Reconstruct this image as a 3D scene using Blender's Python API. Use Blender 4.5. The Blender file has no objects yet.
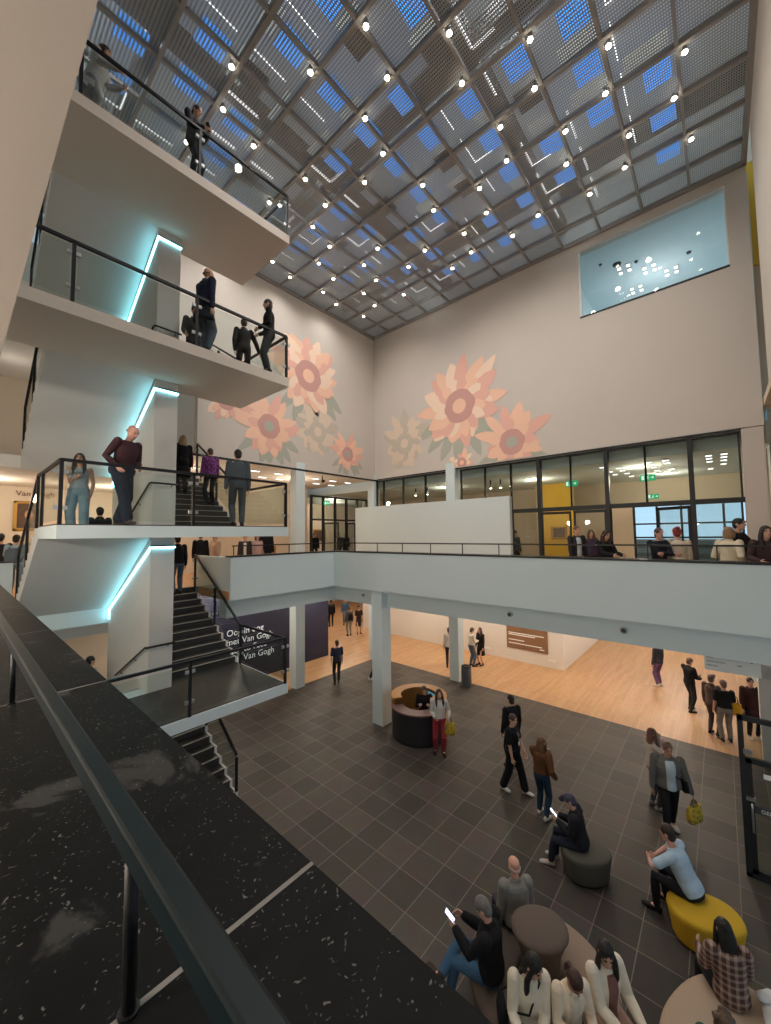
SPOT_W, WORLD_COL, WORLD_STR, GALL, ROOM, ROOFW, EXPO = 80.0, (0.66, 0.84, 1.0), 0.55, 2.8, 1.0, 60.0, 0.05
import bpy, bmesh, math, random
from mathutils import Vector as V, Matrix, Quaternion
random.seed(7)
R_ = math.radians
scene = bpy.context.scene
COL = scene.collection
M = {}

# ------------------------------------------------------------------ materials
def mat(name, col, rough=0.6, metal=0.0, spec=0.5, var=0.0, vscale=6.0, bump=0.0, bscale=40.0, emit=None, estr=0.0):
    m = bpy.data.materials.new(name); m.use_nodes = True
    nt = m.node_tree; b = nt.nodes['Principled BSDF']
    b.inputs['Base Color'].default_value = (*col, 1)
    b.inputs['Roughness'].default_value = rough
    b.inputs['Metallic'].default_value = metal
    b.inputs['Specular IOR Level'].default_value = spec
    if emit:
        b.inputs['Emission Color'].default_value = (*emit, 1)
        b.inputs['Emission Strength'].default_value = estr
    if var or bump:
        tc = nt.nodes.new('ShaderNodeTexCoord')
        if var:
            n = nt.nodes.new('ShaderNodeTexNoise'); n.inputs['Scale'].default_value = vscale; n.inputs['Detail'].default_value = 4
            nt.links.new(tc.outputs['Object'], n.inputs['Vector'])
            r = nt.nodes.new('ShaderNodeMix'); r.data_type = 'RGBA'
            r.inputs['A'].default_value = (*[c*(1-var) for c in col], 1); r.inputs['B'].default_value = (*[min(1, c*(1+var)) for c in col], 1)
            nt.links.new(n.outputs['Fac'], r.inputs['Factor']); nt.links.new(r.outputs['Result'], b.inputs['Base Color'])
        if bump:
            n = nt.nodes.new('ShaderNodeTexNoise'); n.inputs['Scale'].default_value = bscale; n.inputs['Detail'].default_value = 3
            nt.links.new(tc.outputs['Object'], n.inputs['Vector'])
            bp = nt.nodes.new('ShaderNodeBump'); bp.inputs['Strength'].default_value = bump; bp.inputs['Distance'].default_value = 0.02
            nt.links.new(n.outputs['Fac'], bp.inputs['Height']); nt.links.new(bp.outputs['Normal'], b.inputs['Normal'])
    M[name] = m
    return m

def cloth(col, rough=0.85):
    k = 'cloth_%d_%d_%d' % tuple(int(c*255) for c in col)
    return M.get(k) or mat(k, col, rough, var=0.18, vscale=9, bump=0.35, bscale=14, spec=0.2)

def glass(name, tint=(0.86, 0.93, 0.92), refl=0.08):
    m = bpy.data.materials.new(name); m.use_nodes = True; nt = m.node_tree; nt.nodes.clear()
    o = nt.nodes.new('ShaderNodeOutputMaterial'); mx = nt.nodes.new('ShaderNodeMixShader')
    t = nt.nodes.new('ShaderNodeBsdfTransparent'); g = nt.nodes.new('ShaderNodeBsdfGlossy')
    t.inputs['Color'].default_value = (*tint, 1); g.inputs['Roughness'].default_value = 0.02
    f = nt.nodes.new('ShaderNodeLayerWeight'); f.inputs['Blend'].default_value = 0.25
    mt = nt.nodes.new('ShaderNodeMath'); mt.operation = 'MULTIPLY_ADD'; mt.inputs[1].default_value = 0.22; mt.inputs[2].default_value = refl*0.5
    nt.links.new(f.outputs['Fresnel'], mt.inputs[0]); nt.links.new(mt.outputs[0], mx.inputs['Fac'])
    nt.links.new(t.outputs[0], mx.inputs[1]); nt.links.new(g.outputs[0], mx.inputs[2]); nt.links.new(mx.outputs[0], o.inputs['Surface'])
    M[name] = m; return m

def emis(name, col, s):
    m = bpy.data.materials.new(name); m.use_nodes = True; nt = m.node_tree; nt.nodes.clear()
    o = nt.nodes.new('ShaderNodeOutputMaterial'); e = nt.nodes.new('ShaderNodeEmission')
    e.inputs['Color'].default_value = (*col, 1); e.inputs['Strength'].default_value = s
    nt.links.new(e.outputs[0], o.inputs['Surface']); M[name] = m; return m

def mapped(nt, scale=(1, 1, 1), loc=(0, 0, 0), rot=(0, 0, 0)):
    tc = nt.nodes.new('ShaderNodeTexCoord'); mp = nt.nodes.new('ShaderNodeMapping')
    mp.inputs['Scale'].default_value = scale; mp.inputs['Location'].default_value = loc; mp.inputs['Rotation'].default_value = rot
    nt.links.new(tc.outputs['Object'], mp.inputs['Vector']); return mp.outputs['Vector']

def brick_floor(name, c1, c2, mortar, w, h, msize, off, loc, rot, rough, nscale, bump=0.1, namt=0.5, spec=0.4):
    m = bpy.data.materials.new(name); m.use_nodes = True; nt = m.node_tree; b = nt.nodes['Principled BSDF']
    vec = mapped(nt, loc=loc, rot=rot)
    br = nt.nodes.new('ShaderNodeTexBrick'); br.offset = off; br.squash = 1; br.inputs['Scale'].default_value = 1
    br.inputs['Color1'].default_value = (*c1, 1); br.inputs['Color2'].default_value = (*c2, 1); br.inputs['Mortar'].default_value = (*mortar, 1)
    br.inputs['Brick Width'].default_value = w; br.inputs['Row Height'].default_value = h; br.inputs['Mortar Size'].default_value = msize
    br.inputs['Mortar Smooth'].default_value = 0.1; br.inputs['Bias'].default_value = 0
    nt.links.new(vec, br.inputs['Vector'])
    n = nt.nodes.new('ShaderNodeTexNoise'); n.inputs['Scale'].default_value = nscale; n.inputs['Detail'].default_value = 6; n.inputs['Roughness'].default_value = 0.65
    nt.links.new(vec, n.inputs['Vector'])
    mx = nt.nodes.new('ShaderNodeMix'); mx.data_type = 'RGBA'; mx.blend_type = 'OVERLAY'; mx.inputs['Factor'].default_value = namt
    nt.links.new(br.outputs['Color'], mx.inputs['A']); nt.links.new(n.outputs['Color'], mx.inputs['B'])
    hs = nt.nodes.new('ShaderNodeMix'); hs.data_type = 'RGBA'; hs.inputs['B'].default_value = (*c1, 1); hs.inputs['Factor'].default_value = 0.0
    nt.links.new(mx.outputs['Result'], hs.inputs['A']); nt.links.new(hs.outputs['Result'], b.inputs['Base Color'])
    b.inputs['Roughness'].default_value = rough; b.inputs['Specular IOR Level'].default_value = spec
    bp = nt.nodes.new('ShaderNodeBump'); bp.inputs['Strength'].default_value = bump; bp.inputs['Distance'].default_value = 0.01
    nt.links.new(n.outputs['Fac'], bp.inputs['Height']); nt.links.new(bp.outputs['Normal'], b.inputs['Normal'])
    M[name] = m; return m

mat('wall_paint', (0.66, 0.612, 0.562), 0.9, var=0.03, vscale=1.2)
mat('white_paint', (0.68, 0.785, 0.815), 0.8, var=0.02, vscale=1.5)
mat('landing_dimmed', (0.72, 0.65, 0.575), 0.9, var=0.02, vscale=1.0)  # upper landing slabs: weaker light up there is put into the colour
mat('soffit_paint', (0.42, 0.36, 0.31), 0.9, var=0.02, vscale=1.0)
mat('core_paint', (0.72, 0.735, 0.72), 0.85, var=0.02, vscale=1.5)
mat('gallery_paint', (0.72, 0.62, 0.50), 0.9, var=0.03)
mat('warm_white', (0.78, 0.74, 0.69), 0.85, var=0.02)
mat('yellow_paint', (0.80, 0.50, 0.06), 0.85)
mat('navy_paint', (0.018, 0.018, 0.045), 0.7, var=0.15)
mat('black_metal', (0.012, 0.013, 0.015), 0.45, metal=0.3)
mat('frame_metal', (0.022, 0.026, 0.028), 0.5, metal=0.2)
mat('rail_metal', (0.004, 0.010, 0.013), 0.38, spec=0.18)
mat('steel', (0.55, 0.56, 0.57), 0.3, metal=0.9)
mat('grid_metal', (0.34, 0.33, 0.315), 0.6)
mat('stair_stone', (0.045, 0.043, 0.042), 0.5, var=0.25, vscale=20)
mat('nosing', (0.55, 0.54, 0.51), 0.7)
mat('roof_white_glow', (0.62, 0.66, 0.66), 0.8, var=0.1, vscale=3, emit=(.80, .92, .92), estr=.20)  # faint glow added to brighten the roof, in place of sky light
mat('roof_dark', (0.05, 0.055, 0.06), 0.8)
mat('dark_plinth', (0.012, 0.012, 0.012), 0.7)
mat('booth_black', (0.018, 0.017, 0.02), 0.55)
mat('booth_wood', (0.56, 0.27, 0.08), 0.45, var=0.15, vscale=12)
mat('booth_top', (0.24, 0.15, 0.14), 0.5)
mat('bin_grey', (0.13, 0.14, 0.15), 0.5, metal=0.4)
mat('pouf_olive', (0.085, 0.080, 0.062), 0.8, bump=0.2, bscale=120)
mat('pouf_yellow', (0.60, 0.36, 0.012), 0.8, bump=0.2, bscale=120)
mat('sofa_brown', (0.115, 0.085, 0.068), 0.85, bump=0.2, bscale=120)
mat('sofa_tan', (0.30, 0.22, 0.165), 0.85, bump=0.2, bscale=120)
mat('pouf_beige', (0.45, 0.33, 0.235), 0.85, bump=0.2, bscale=120)
mat('poster_brown', (0.23, 0.12, 0.06), 0.7, var=0.15, vscale=3)
mat('sign_white', (0.86, 0.90, 0.89), 0.5)
mat('ink', (0.06, 0.06, 0.065), 0.7)
mat('ink_brown', (0.16, 0.08, 0.04), 0.8)
mat('gold_frame', (0.52, 0.29, 0.06), 0.4, metal=0.5)
mat('painting_dark', (0.10, 0.055, 0.035), 0.7, var=0.6, vscale=7)
mat('painting_face', (0.55, 0.30, 0.18), 0.7)
mat('eye_dark', (0.02, 0.014, 0.01), 0.3)
mat('lip', (0.42, 0.16, 0.13), 0.5)
mat('petal_peach', (0.97, 0.63, 0.47), 0.9)
mat('petal_light', (0.99, 0.76, 0.60), 0.9)
mat('petal_rose', (0.88, 0.52, 0.43), 0.9)
mat('petal_pale', (0.80, 0.67, 0.54), 0.9)
mat('petal_grey', (0.62, 0.56, 0.47), 0.9)
mat('flower_eye', (0.66, 0.37, 0.33), 0.9)
mat('leaf_grey', (0.47, 0.49, 0.42), 0.9)
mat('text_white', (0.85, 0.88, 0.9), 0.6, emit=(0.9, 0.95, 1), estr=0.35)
mat('facade', (0.75, 0.8, 0.85), 0.8)
mat('phone_black', (0.01, 0.01, 0.012), 0.3)
mat('detector', (0.42, 0.45, 0.46), 0.5)
glass('glass_rail', (0.92, 0.95, 0.94), 0.03)
glass('glass_window', (0.82, 0.85, 0.83), 0.06)
emis('lamp_lens', (1.0, 0.86, 0.68), 30)
emis('led_cyan', (0.30, 0.86, 1.0), 9)
emis('sky_blue', (0.04, 0.33, 1.0), 1.8)
emis('roof_glass', (0.80, 0.93, 0.95), 0.55)
emis('tube_white', (0.95, 0.97, 1.0), 2.6)
emis('downlight', (1.0, 0.96, 0.9), 3.5)
emis('outdoor_sky', (0.50, 0.74, 1.0), 1.5)
emis('exit_green', (0.0, 0.55, 0.20), 0.9)
emis('exit_white', (0.9, 1.0, 0.92), 1.2)
emis('screen_glow', (0.75, 0.8, 1.0), 2.2)
emis('screen_dim', (0.15, 0.35, 0.4), 0.5)
brick_floor('slate_tiles', (0.038, 0.031, 0.026), (0.078, 0.064, 0.053), (0.17, 0.145, 0.12), 0.578, 0.575, 0.0075, 0.0, (-6.15 + 0.578*20, -4.06 + 0.575*20, 0), (0, 0, 0), 0.55, 3.0, 0.15, 0.45)
brick_floor('oak_boards', (0.60, 0.37, 0.20), (0.52, 0.30, 0.15), (0.33, 0.18, 0.08), 1.4, 0.09, 0.002, 0.37, (0, 0, 0), (0, 0, 0), 0.42, 5.0, 0.05, 0.3)

def stone_mat():
    m = bpy.data.materials.new('fossil_stone'); m.use_nodes = True; nt = m.node_tree; b = nt.nodes['Principled BSDF']
    vec = mapped(nt)
    v = nt.nodes.new('ShaderNodeTexVoronoi'); v.inputs['Scale'].default_value = 85; v.inputs['Randomness'].default_value = 1
    n = nt.nodes.new('ShaderNodeTexNoise'); n.inputs['Scale'].default_value = 11; n.inputs['Detail'].default_value = 8; n.inputs['Roughness'].default_value = 0.7
    w = nt.nodes.new('ShaderNodeTexNoise'); w.inputs['Scale'].default_value = 26; w.inputs['Detail'].default_value = 3
    wm = nt.nodes.new('ShaderNodeMix'); wm.data_type = 'VECTOR'; wm.inputs['Factor'].default_value = 0.07
    nt.links.new(vec, n.inputs['Vector']); nt.links.new(vec, w.inputs['Vector'])
    nt.links.new(vec, wm.inputs['A']); nt.links.new(w.outputs['Color'], wm.inputs['B']); nt.links.new(wm.outputs['Result'], v.inputs['Vector'])
    r1 = nt.nodes.new('ShaderNodeValToRGB'); r1.color_ramp.elements[0].position = 0.0; r1.color_ramp.elements[0].color = (1, 1, 1, 1)
    r1.color_ramp.elements[1].position = 0.24; r1.color_ramp.elements[1].color = (0, 0, 0, 1)
    nt.links.new(v.outputs['Distance'], r1.inputs['Fac'])
    r2 = nt.nodes.new('ShaderNodeValToRGB'); r2.color_ramp.elements[0].position = 0.44; r2.color_ramp.elements[0].color = (0, 0, 0, 1)
    r2.color_ramp.elements[1].position = 0.52; r2.color_ramp.elements[1].color = (1, 1, 1, 1)
    nt.links.new(w.outputs['Fac'], r2.inputs['Fac'])
    mu = nt.nodes.new('ShaderNodeMath'); mu.operation = 'MULTIPLY'; nt.links.new(r1.outputs['Color'], mu.inputs[0]); nt.links.new(r2.outputs['Color'], mu.inputs[1])
    # pale fossil veins
    vn = nt.nodes.new('ShaderNodeTexNoise'); vn.inputs['Distortion'].default_value = 0.8; vn.inputs['Scale'].default_value = 3.2; vn.inputs['Detail'].default_value = 7; vn.inputs['Roughness'].default_value = 0.6
    nt.links.new(vec, vn.inputs['Vector'])
    r3 = nt.nodes.new('ShaderNodeValToRGB'); r3.color_ramp.elements[0].position = 0.615; r3.color_ramp.elements[0].color = (0, 0, 0, 1)
    r3.color_ramp.elements[1].position = 0.65; r3.color_ramp.elements[1].color = (0.15, 0.15, 0.15, 1)
    nt.links.new(vn.outputs['Fac'], r3.inputs['Fac'])
    ad = nt.nodes.new('ShaderNodeMath'); ad.operation = 'MAXIMUM'; nt.links.new(mu.outputs[0], ad.inputs[0]); nt.links.new(r3.outputs['Color'], ad.inputs[1])
    base = nt.nodes.new('ShaderNodeMix'); base.data_type = 'RGBA'; base.inputs['A'].default_value = (0.003, 0.0033, 0.0036, 1); base.inputs['B'].default_value = (0.011, 0.012, 0.0128, 1)
    nt.links.new(n.outputs['Fac'], base.inputs['Factor'])
    mx = nt.nodes.new('ShaderNodeMix'); mx.data_type = 'RGBA'; mx.inputs['B'].default_value = (0.20, 0.20, 0.195, 1)
    nt.links.new(ad.outputs[0], mx.inputs['Factor']); nt.links.new(base.outputs['Result'], mx.inputs['A'])
    nt.links.new(mx.outputs['Result'], b.inputs['Base Color']); b.inputs['Roughness'].default_value = 0.45
    b.inputs['Specular IOR Level'].default_value = 0.05
    M['fossil_stone'] = m
stone_mat()
mat('stone_joint', (0.17, 0.165, 0.155), 0.8)

def grating_mat():
    m = bpy.data.materials.new('grating'); m.use_nodes = True; nt = m.node_tree; b = nt.nodes['Principled BSDF']; o = nt.nodes['Material Output']
    b.inputs['Base Color'].default_value = (0.40, 0.42, 0.42, 1); b.inputs['Roughness'].default_value = 0.5; b.inputs['Metallic'].default_value = 0.1
    tc = nt.nodes.new('ShaderNodeTexCoord'); sp = nt.nodes.new('ShaderNodeSeparateXYZ'); nt.links.new(tc.outputs['Object'], sp.inputs[0])
    outs = []
    for ax, k in (('X', 15.0), ('Y', 24.0)):
        a = nt.nodes.new('ShaderNodeMath'); a.operation = 'MULTIPLY'; a.inputs[1].default_value = k; nt.links.new(sp.outputs[ax], a.inputs[0])
        f = nt.nodes.new('ShaderNodeMath'); f.operation = 'FRACT'; nt.links.new(a.outputs[0], f.inputs[0])
        g = nt.nodes.new('ShaderNodeMath'); g.operation = 'GREATER_THAN'; g.inputs[1].default_value = 0.40; nt.links.new(f.outputs[0], g.inputs[0])
        outs.append(g)
    mu = nt.nodes.new('ShaderNodeMath'); mu.operation = 'MULTIPLY'; nt.links.new(outs[0].outputs[0], mu.inputs[0]); nt.links.new(outs[1].outputs[0], mu.inputs[1])
    t = nt.nodes.new('ShaderNodeBsdfTransparent'); mx = nt.nodes.new('ShaderNodeMixShader')
    nt.links.new(mu.outputs[0], mx.inputs['Fac']); nt.links.new(b.outputs[0], mx.inputs[1]); nt.links.new(t.outputs[0], mx.inputs[2]); nt.links.new(mx.outputs[0], o.inputs['Surface'])
    M['grating'] = m
grating_mat()

def plaid_mat():
    m = bpy.data.materials.new('plaid'); m.use_nodes = True; nt = m.node_tree; b = nt.nodes['Principled BSDF']
    vec = mapped(nt, rot=(0, 0, 0.5)); sp = nt.nodes.new('ShaderNodeSeparateXYZ'); nt.links.new(vec, sp.inputs[0]); fs = []
    for ax, k in (('X', 14.0), ('Z', 14.0), ('Y', 14.0)):
        a = nt.nodes.new('ShaderNodeMath'); a.operation = 'MULTIPLY'; a.inputs[1].default_value = k; nt.links.new(sp.outputs[ax], a.inputs[0])
        f = nt.nodes.new('ShaderNodeMath'); f.operation = 'FRACT'; nt.links.new(a.outputs[0], f.inputs[0])
        g = nt.nodes.new('ShaderNodeMath'); g.operation = 'GREATER_THAN'; g.inputs[1].default_value = 0.6; nt.links.new(f.outputs[0], g.inputs[0]); fs.append(g)
    s1 = nt.nodes.new('ShaderNodeMath'); s1.operation = 'ADD'; nt.links.new(fs[0].outputs[0], s1.inputs[0]); nt.links.new(fs[1].outputs[0], s1.inputs[1])
    s2 = nt.nodes.new('ShaderNodeMath'); s2.operation = 'MULTIPLY'; s2.inputs[1].default_value = 0.5; nt.links.new(s1.outputs[0], s2.inputs[0])
    mx = nt.nodes.new('ShaderNodeMix'); mx.data_type = 'RGBA'; mx.inputs['A'].default_value = (0.085, 0.035, 0.028, 1); mx.inputs['B'].default_value = (0.38, 0.28, 0.22, 1)
    nt.links.new(s2.outputs[0], mx.inputs['Factor']); nt.links.new(mx.outputs['Result'], b.inputs['Base Color']); b.inputs['Roughness'].default_value = 0.9
    M['plaid'] = m
plaid_mat()

def print_mat(name, c1, c2, scale, thr=0.5):
    m = bpy.data.materials.new(name); m.use_nodes = True; nt = m.node_tree; b = nt.nodes['Principled BSDF']
    n = nt.nodes.new('ShaderNodeTexNoise'); n.inputs['Scale'].default_value = scale; n.inputs['Detail'].default_value = 2; nt.links.new(mapped(nt), n.inputs['Vector'])
    r = nt.nodes.new('ShaderNodeValToRGB'); r.color_ramp.elements[0].position = thr - 0.04; r.color_ramp.elements[1].position = thr + 0.04
    r.color_ramp.elements[0].color = (*c1, 1); r.color_ramp.elements[1].color = (*c2, 1)
    nt.links.new(n.outputs['Fac'], r.inputs['Fac']); nt.links.new(r.outputs['Color'], b.inputs['Base Color']); b.inputs['Roughness'].default_value = 0.85
    M[name] = m
print_mat('bag_yellow', (0.62, 0.42, 0.03), (0.25, 0.22, 0.05), 16, 0.55)
print_mat('purple_print', (0.10, 0.02, 0.12), (0.35, 0.10, 0.38), 30, 0.55)
print_mat('scarf_pale', (0.70, 0.66, 0.66), (0.35, 0.25, 0.40), 28, 0.58)

# ------------------------------------------------------------------ mesh builder
class MB:
    def __init__(s): s.v = []; s.f = []
    def add(s, vs, fs):
        n = len(s.v); s.v += [tuple(p) for p in vs]; s.f += [tuple(i + n for i in f) for f in fs]; return s
    def box(s, x0, x1, y0, y1, z0, z1):
        x0, x1 = sorted((x0, x1)); y0, y1 = sorted((y0, y1)); z0, z1 = sorted((z0, z1))
        vs = [(x0,y0,z0),(x1,y0,z0),(x1,y1,z0),(x0,y1,z0),(x0,y0,z1),(x1,y0,z1),(x1,y1,z1),(x0,y1,z1)]
        return s.add(vs, [(3,2,1,0),(4,5,6,7),(0,1,5,4),(1,2,6,5),(2,3,7,6),(3,0,4,7)])
    def bar(s, p, q, w, h, up=(0, 0, 1)):
        p, q = V(p), V(q); d = (q - p).normalized(); u = V(up); r = d.cross(u)
        if r.length < 1e-4: r = d.cross(V((1, 0, 0)))
        r.normalize(); u = r.cross(d).normalized(); a, b = r*(w/2), u*(h/2)
        vs = [p-a-b, p+a-b, p+a+b, p-a+b, q-a-b, q+a-b, q+a+b, q-a+b]
        return s.add(vs, [(0,1,2,3),(7,6,5,4),(1,0,4,5),(2,1,5,6),(3,2,6,7),(0,3,7,4)])
    def loft(s, rings, seg=14, power=2.0):
        # rings: (center, axis_a * radius, axis_b * radius)
        n0 = len(s.v); vs = []
        for c, a, b in rings:
            for k in range(seg):
                t = 2*math.pi*k/seg; ct, st = math.cos(t), math.sin(t)
                e = 2.0/power
                ca = math.copysign(abs(ct)**e, ct); sa = math.copysign(abs(st)**e, st)
                vs.append(V(c) + V(a)*ca + V(b)*sa)
        fs = []
        for i in range(len(rings)-1):
            for k in range(seg):
                k2 = (k+1) % seg
                fs.append((i*seg+k, i*seg+k2, (i+1)*seg+k2, (i+1)*seg+k))
        m = len(rings)-1
        fs.append(tuple(reversed(range(seg)))); fs.append(tuple(m*seg+k for k in range(seg)))
        return s.add(vs, fs)
    def tube(s, pts, rad, seg=10, flat=1.0, up=None, caps=True):
        pts = [V(p) for p in pts]
        if not isinstance(rad, (list, tuple)): rad = [rad]*len(pts)
        rings = []; n = len(pts); pa = None
        for i, p in enumerate(pts):
            d = ((pts[min(i+1, n-1)] - pts[i]).normalized() + (pts[i] - pts[max(i-1, 0)]).normalized())
            if d.length < 1e-6: d = V((0, 0, 1))
            d.normalize()
            if pa is None:
                ref = V(up) if up else (V((0, 0, 1)) if abs(d.z) < 0.9 else V((1, 0, 0)))
                a = d.cross(ref).normalized()
            else:
                a = (pa - d*pa.dot(d)); a = a.normalized() if a.length > 1e-5 else d.orthogonal().normalized()
            pa = a; b = d.cross(a).normalized(); r = rad[i]
            if i == 0 and caps:
                for q, h in ((0.45, 0.85), (0.8, 0.5)): rings.append((p - d*r*h, a*r*q, b*r*q*flat))
            rings.append((p, a*r, b*r*flat))
            if i == n-1 and caps:
                for q, h in ((0.8, 0.5), (0.45, 0.85)): rings.append((p + d*r*h, a*r*q, b*r*q*flat))
        return s.loft(rings, seg)
    def ball(s, c, r, rot=None, seg=14, n=8):
        r = V(r) if not isinstance(r, (int, float)) else V((r, r, r)); c = V(c)
        X, Y, Z = V((1,0,0)), V((0,1,0)), V((0,0,1))
        if rot is not None: X, Y, Z = rot @ X, rot @ Y, rot @ Z
        rings = []
        for i in range(1, n):
            t = -math.pi/2 + math.pi*i/n
            rings.append((c + Z*r.z*math.sin(t), X*r.x*math.cos(t), Y*r.y*math.cos(t)))
        return s.loft([(c - Z*r.z*0.995, X*r.x*0.03, Y*r.y*0.03)] + rings + [(c + Z*r.z*0.995, X*r.x*0.03, Y*r.y*0.03)], seg)
    def lathe(s, prof, c=(0, 0, 0), seg=40, sx=1, sy=1, rot=0, power=2.0):
        X = V((math.cos(rot), math.sin(rot), 0)); Y = V((-math.sin(rot), math.cos(rot), 0))
        return s.loft([(V(c) + V((0, 0, z)), X*r*sx, Y*r*sy) for r, z in prof], seg, power)
    def prism(s, poly, axis, a0, a1):
        # poly of 2D points in the two other axes; extruded along axis
        def P(u, w, a): return {'x': (a, u, w), 'y': (u, a, w), 'z': (u, w, a)}[axis]
        n = len(poly); vs = [P(u, w, a0) for u, w in poly] + [P(u, w, a1) for u, w in poly]
        fs = [tuple(reversed(range(n))), tuple(range(n, 2*n))] + [(i, (i+1) % n, n+(i+1) % n, n+i) for i in range(n)]
        return s.add(vs, fs)
    def build(s, name, m, parent=None, world=True, smooth=False):
        me = bpy.data.meshes.new(name)
        vs = s.v
        if parent is not None and world:
            root = parent
            while root.parent: root = root.parent
            inv = root.matrix_basis.inverted(); vs = [inv @ V(p) for p in vs]
        me.from_pydata([tuple(p) for p in vs], [], s.f)
        bm = bmesh.new(); bm.from_mesh(me); bmesh.ops.recalc_face_normals(bm, faces=bm.faces); bm.to_mesh(me); bm.free()
        me.materials.append(M[m] if isinstance(m, str) else m)
        if smooth:
            for p in me.polygons: p.use_smooth = True
        o = bpy.data.objects.new(name, me); COL.objects.link(o)
        if parent is not None: o.parent = parent
        return o

def tag(o, label, cat, group=None, kind=None):
    o['label'] = label; o['category'] = cat
    if group: o['group'] = group
    if kind: o['kind'] = kind
    return o
def thing(name, label, cat, loc=(0, 0, 0), rotz=0, group=None):
    o = bpy.data.objects.new(name, None); COL.objects.link(o); o.empty_display_size = 0.1
    o.location = loc; o.rotation_euler = (0, 0, rotz); o.matrix_basis = Matrix.Translation(V(loc)) @ Matrix.Rotation(rotz, 4, 'Z')
    return tag(o, label, cat, group)
def struct(name, mb, m, parent=None, label=None, cat=None):
    o = mb.build(name, m, parent)
    if parent is None:
        o['kind'] = 'structure'
        o['category'] = cat or name.split('_')[0]
        o['label'] = label or name.replace('_', ' ')
    return o
def bevel(o, w=0.01, n=2):
    b = o.modifiers.new('Bevel', 'BEVEL'); b.width = w; b.segments = n; b.limit_method = 'ANGLE'; return o
def copy_tree(o, parent=None):
    c = o.copy(); COL.objects.link(c); c.parent = parent
    for ch in list(o.children): copy_tree(ch, c)
    return c
def text(name, body, size, m, origin, xdir, up, parent=None, depth=0.004):
    cu = bpy.data.curves.new(name, 'FONT'); cu.body = body; cu.size = size; cu.extrude = depth/2; cu.resolution_u = 3
    co_ = bpy.data.objects.new(name, cu); me = bpy.data.meshes.new_from_object(co_); bpy.data.objects.remove(co_)
    me.materials.clear(); me.materials.append(M[m])
    o = bpy.data.objects.new(name, me); COL.objects.link(o)
    x = V(xdir).normalized(); y = V(up).normalized(); z = x.cross(y).normalized(); y = z.cross(x)
    mt = Matrix((( *x, 0), (*y, 0), (*z, 0), (0, 0, 0, 1))).transposed(); mt.translation = V(origin)
    if parent is not None:
        o.parent = parent; root = parent
        while root.parent: root = root.parent
        o.matrix_basis = root.matrix_basis.inverted() @ mt
    else: o.matrix_basis = mt
    return o
# ------------------------------------------------------------------ levels and planes
EYE = 6.0
L1, L2, L3 = 4.445, 8.015, 11.585
LAND = [2.66, 6.23, 9.80, 13.37]
CEIL = 15.96
XP = 9.12      # parapet face, right balcony
YP = 10.46     # parapet face, back balcony
XW, YW = 13.86, 12.8

# ------------------------------------------------------------------ floors, slabs, walls
b = MB(); b.box(-3, 14.05, -6, 12.97, -0.3, 0); struct('floor', b, 'slate_tiles', None, 'dark grey slate tiled floor of the hall', 'floor')
b = MB(); b.box(14.05, 30, -6, 30, -0.3, 0); b.box(-3, 14.05, 12.97, 30, -0.3, 0); struct('floor_wood', b, 'oak_boards', None, 'warm oak board floor around the tiled hall', 'floor')
# first floor slabs
b = MB(); b.box(XP+.04, 30, -6, YP+.04, 4.2, L1); b.box(5.24, 30, YP+.04, 12.62, 4.2, L1); b.box(-3, 30, 12.62, 30, 4.2, L1)
struct('floor_upper', b, 'oak_boards', None, 'first floor gallery floor', 'floor')
# ceiling of ground floor galleries (white boards under the slab)
b = MB(); b.box(XP+.36, 30, -6, YP+.4, 4.1, 4.198); b.box(5.5, 30, YP+.4, 12.62, 4.1, 4.198); b.box(-3, 30, 12.64, 30, 4.1, 4.198)
struct('ceiling_gallery', b, 'warm_white', None, 'white ceiling under the first floor gallery', 'ceiling')
# parapets: white face, return at the stair, dark coping
b = MB(); b.box(XP, XP+.14, -4, YP, 4.2, 5.41); struct('wall_parapet_right', b, 'white_paint', None, 'long white balcony parapet along the right gallery', 'wall')
b = MB(); b.box(5.26, XP+.14, YP, YP+.14, 4.2, 5.41); b.box(5.26, 5.38, YP+.14, 12.75, 4.2, 5.41); struct('wall_parapet_back', b, 'white_paint', None, 'white balcony parapet along the back gallery beside the stair', 'wall')
b = MB(); b.box(XP-.01, XP+.42, -4, YP, 5.41, 5.45); b.box(5.25, XP+.42, YP-.01, YP+.3, 5.41, 5.452); struct('trim_1', b, 'black_metal', None, 'thin dark coping on the balcony parapets', 'trim')
b = MB(); b.box(-3, 1.04, 13.0, 13.14, 4.2, 5.43); struct('wall_parapet_left', b, 'white_paint', None, 'white parapet at the far left gallery', 'wall')
b = MB(); b.box(-3, 1.04, 12.98, 13.2, 5.43, 5.46); struct('trim_2', b, 'black_metal', None, 'dark coping on the far left parapet', 'trim')
# second beam under the balconies, with a soffit step
b = MB(); b.box(XP+.32, XP+.72, -4, YP+.3, 3.66, 4.2); b.box(XP+.14, XP+.32, -4, YP+.2, 4.12, 4.2); struct('trim_3', b, 'white_paint', None, 'white beam under the right balcony', 'trim')
b = MB(); b.box(5.3, XP+.72, YP+.3, YP+.7, 3.66, 4.2); b.box(5.3, XP+.3, YP+.14, YP+.3, 4.12, 4.2); struct('trim_4', b, 'white_paint', None, 'white beam under the back balcony', 'trim')
# slab edge behind the stair
b = MB(); b.box(-3, 5.24, 12.60, 12.74, 3.72, L1-.01); b.box(-3, 4, 14.3, 14.5, 3.1, 4.1); struct('trim_5', b, 'white_paint', None, 'white slab edge at the head of the stairs', 'trim')
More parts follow.
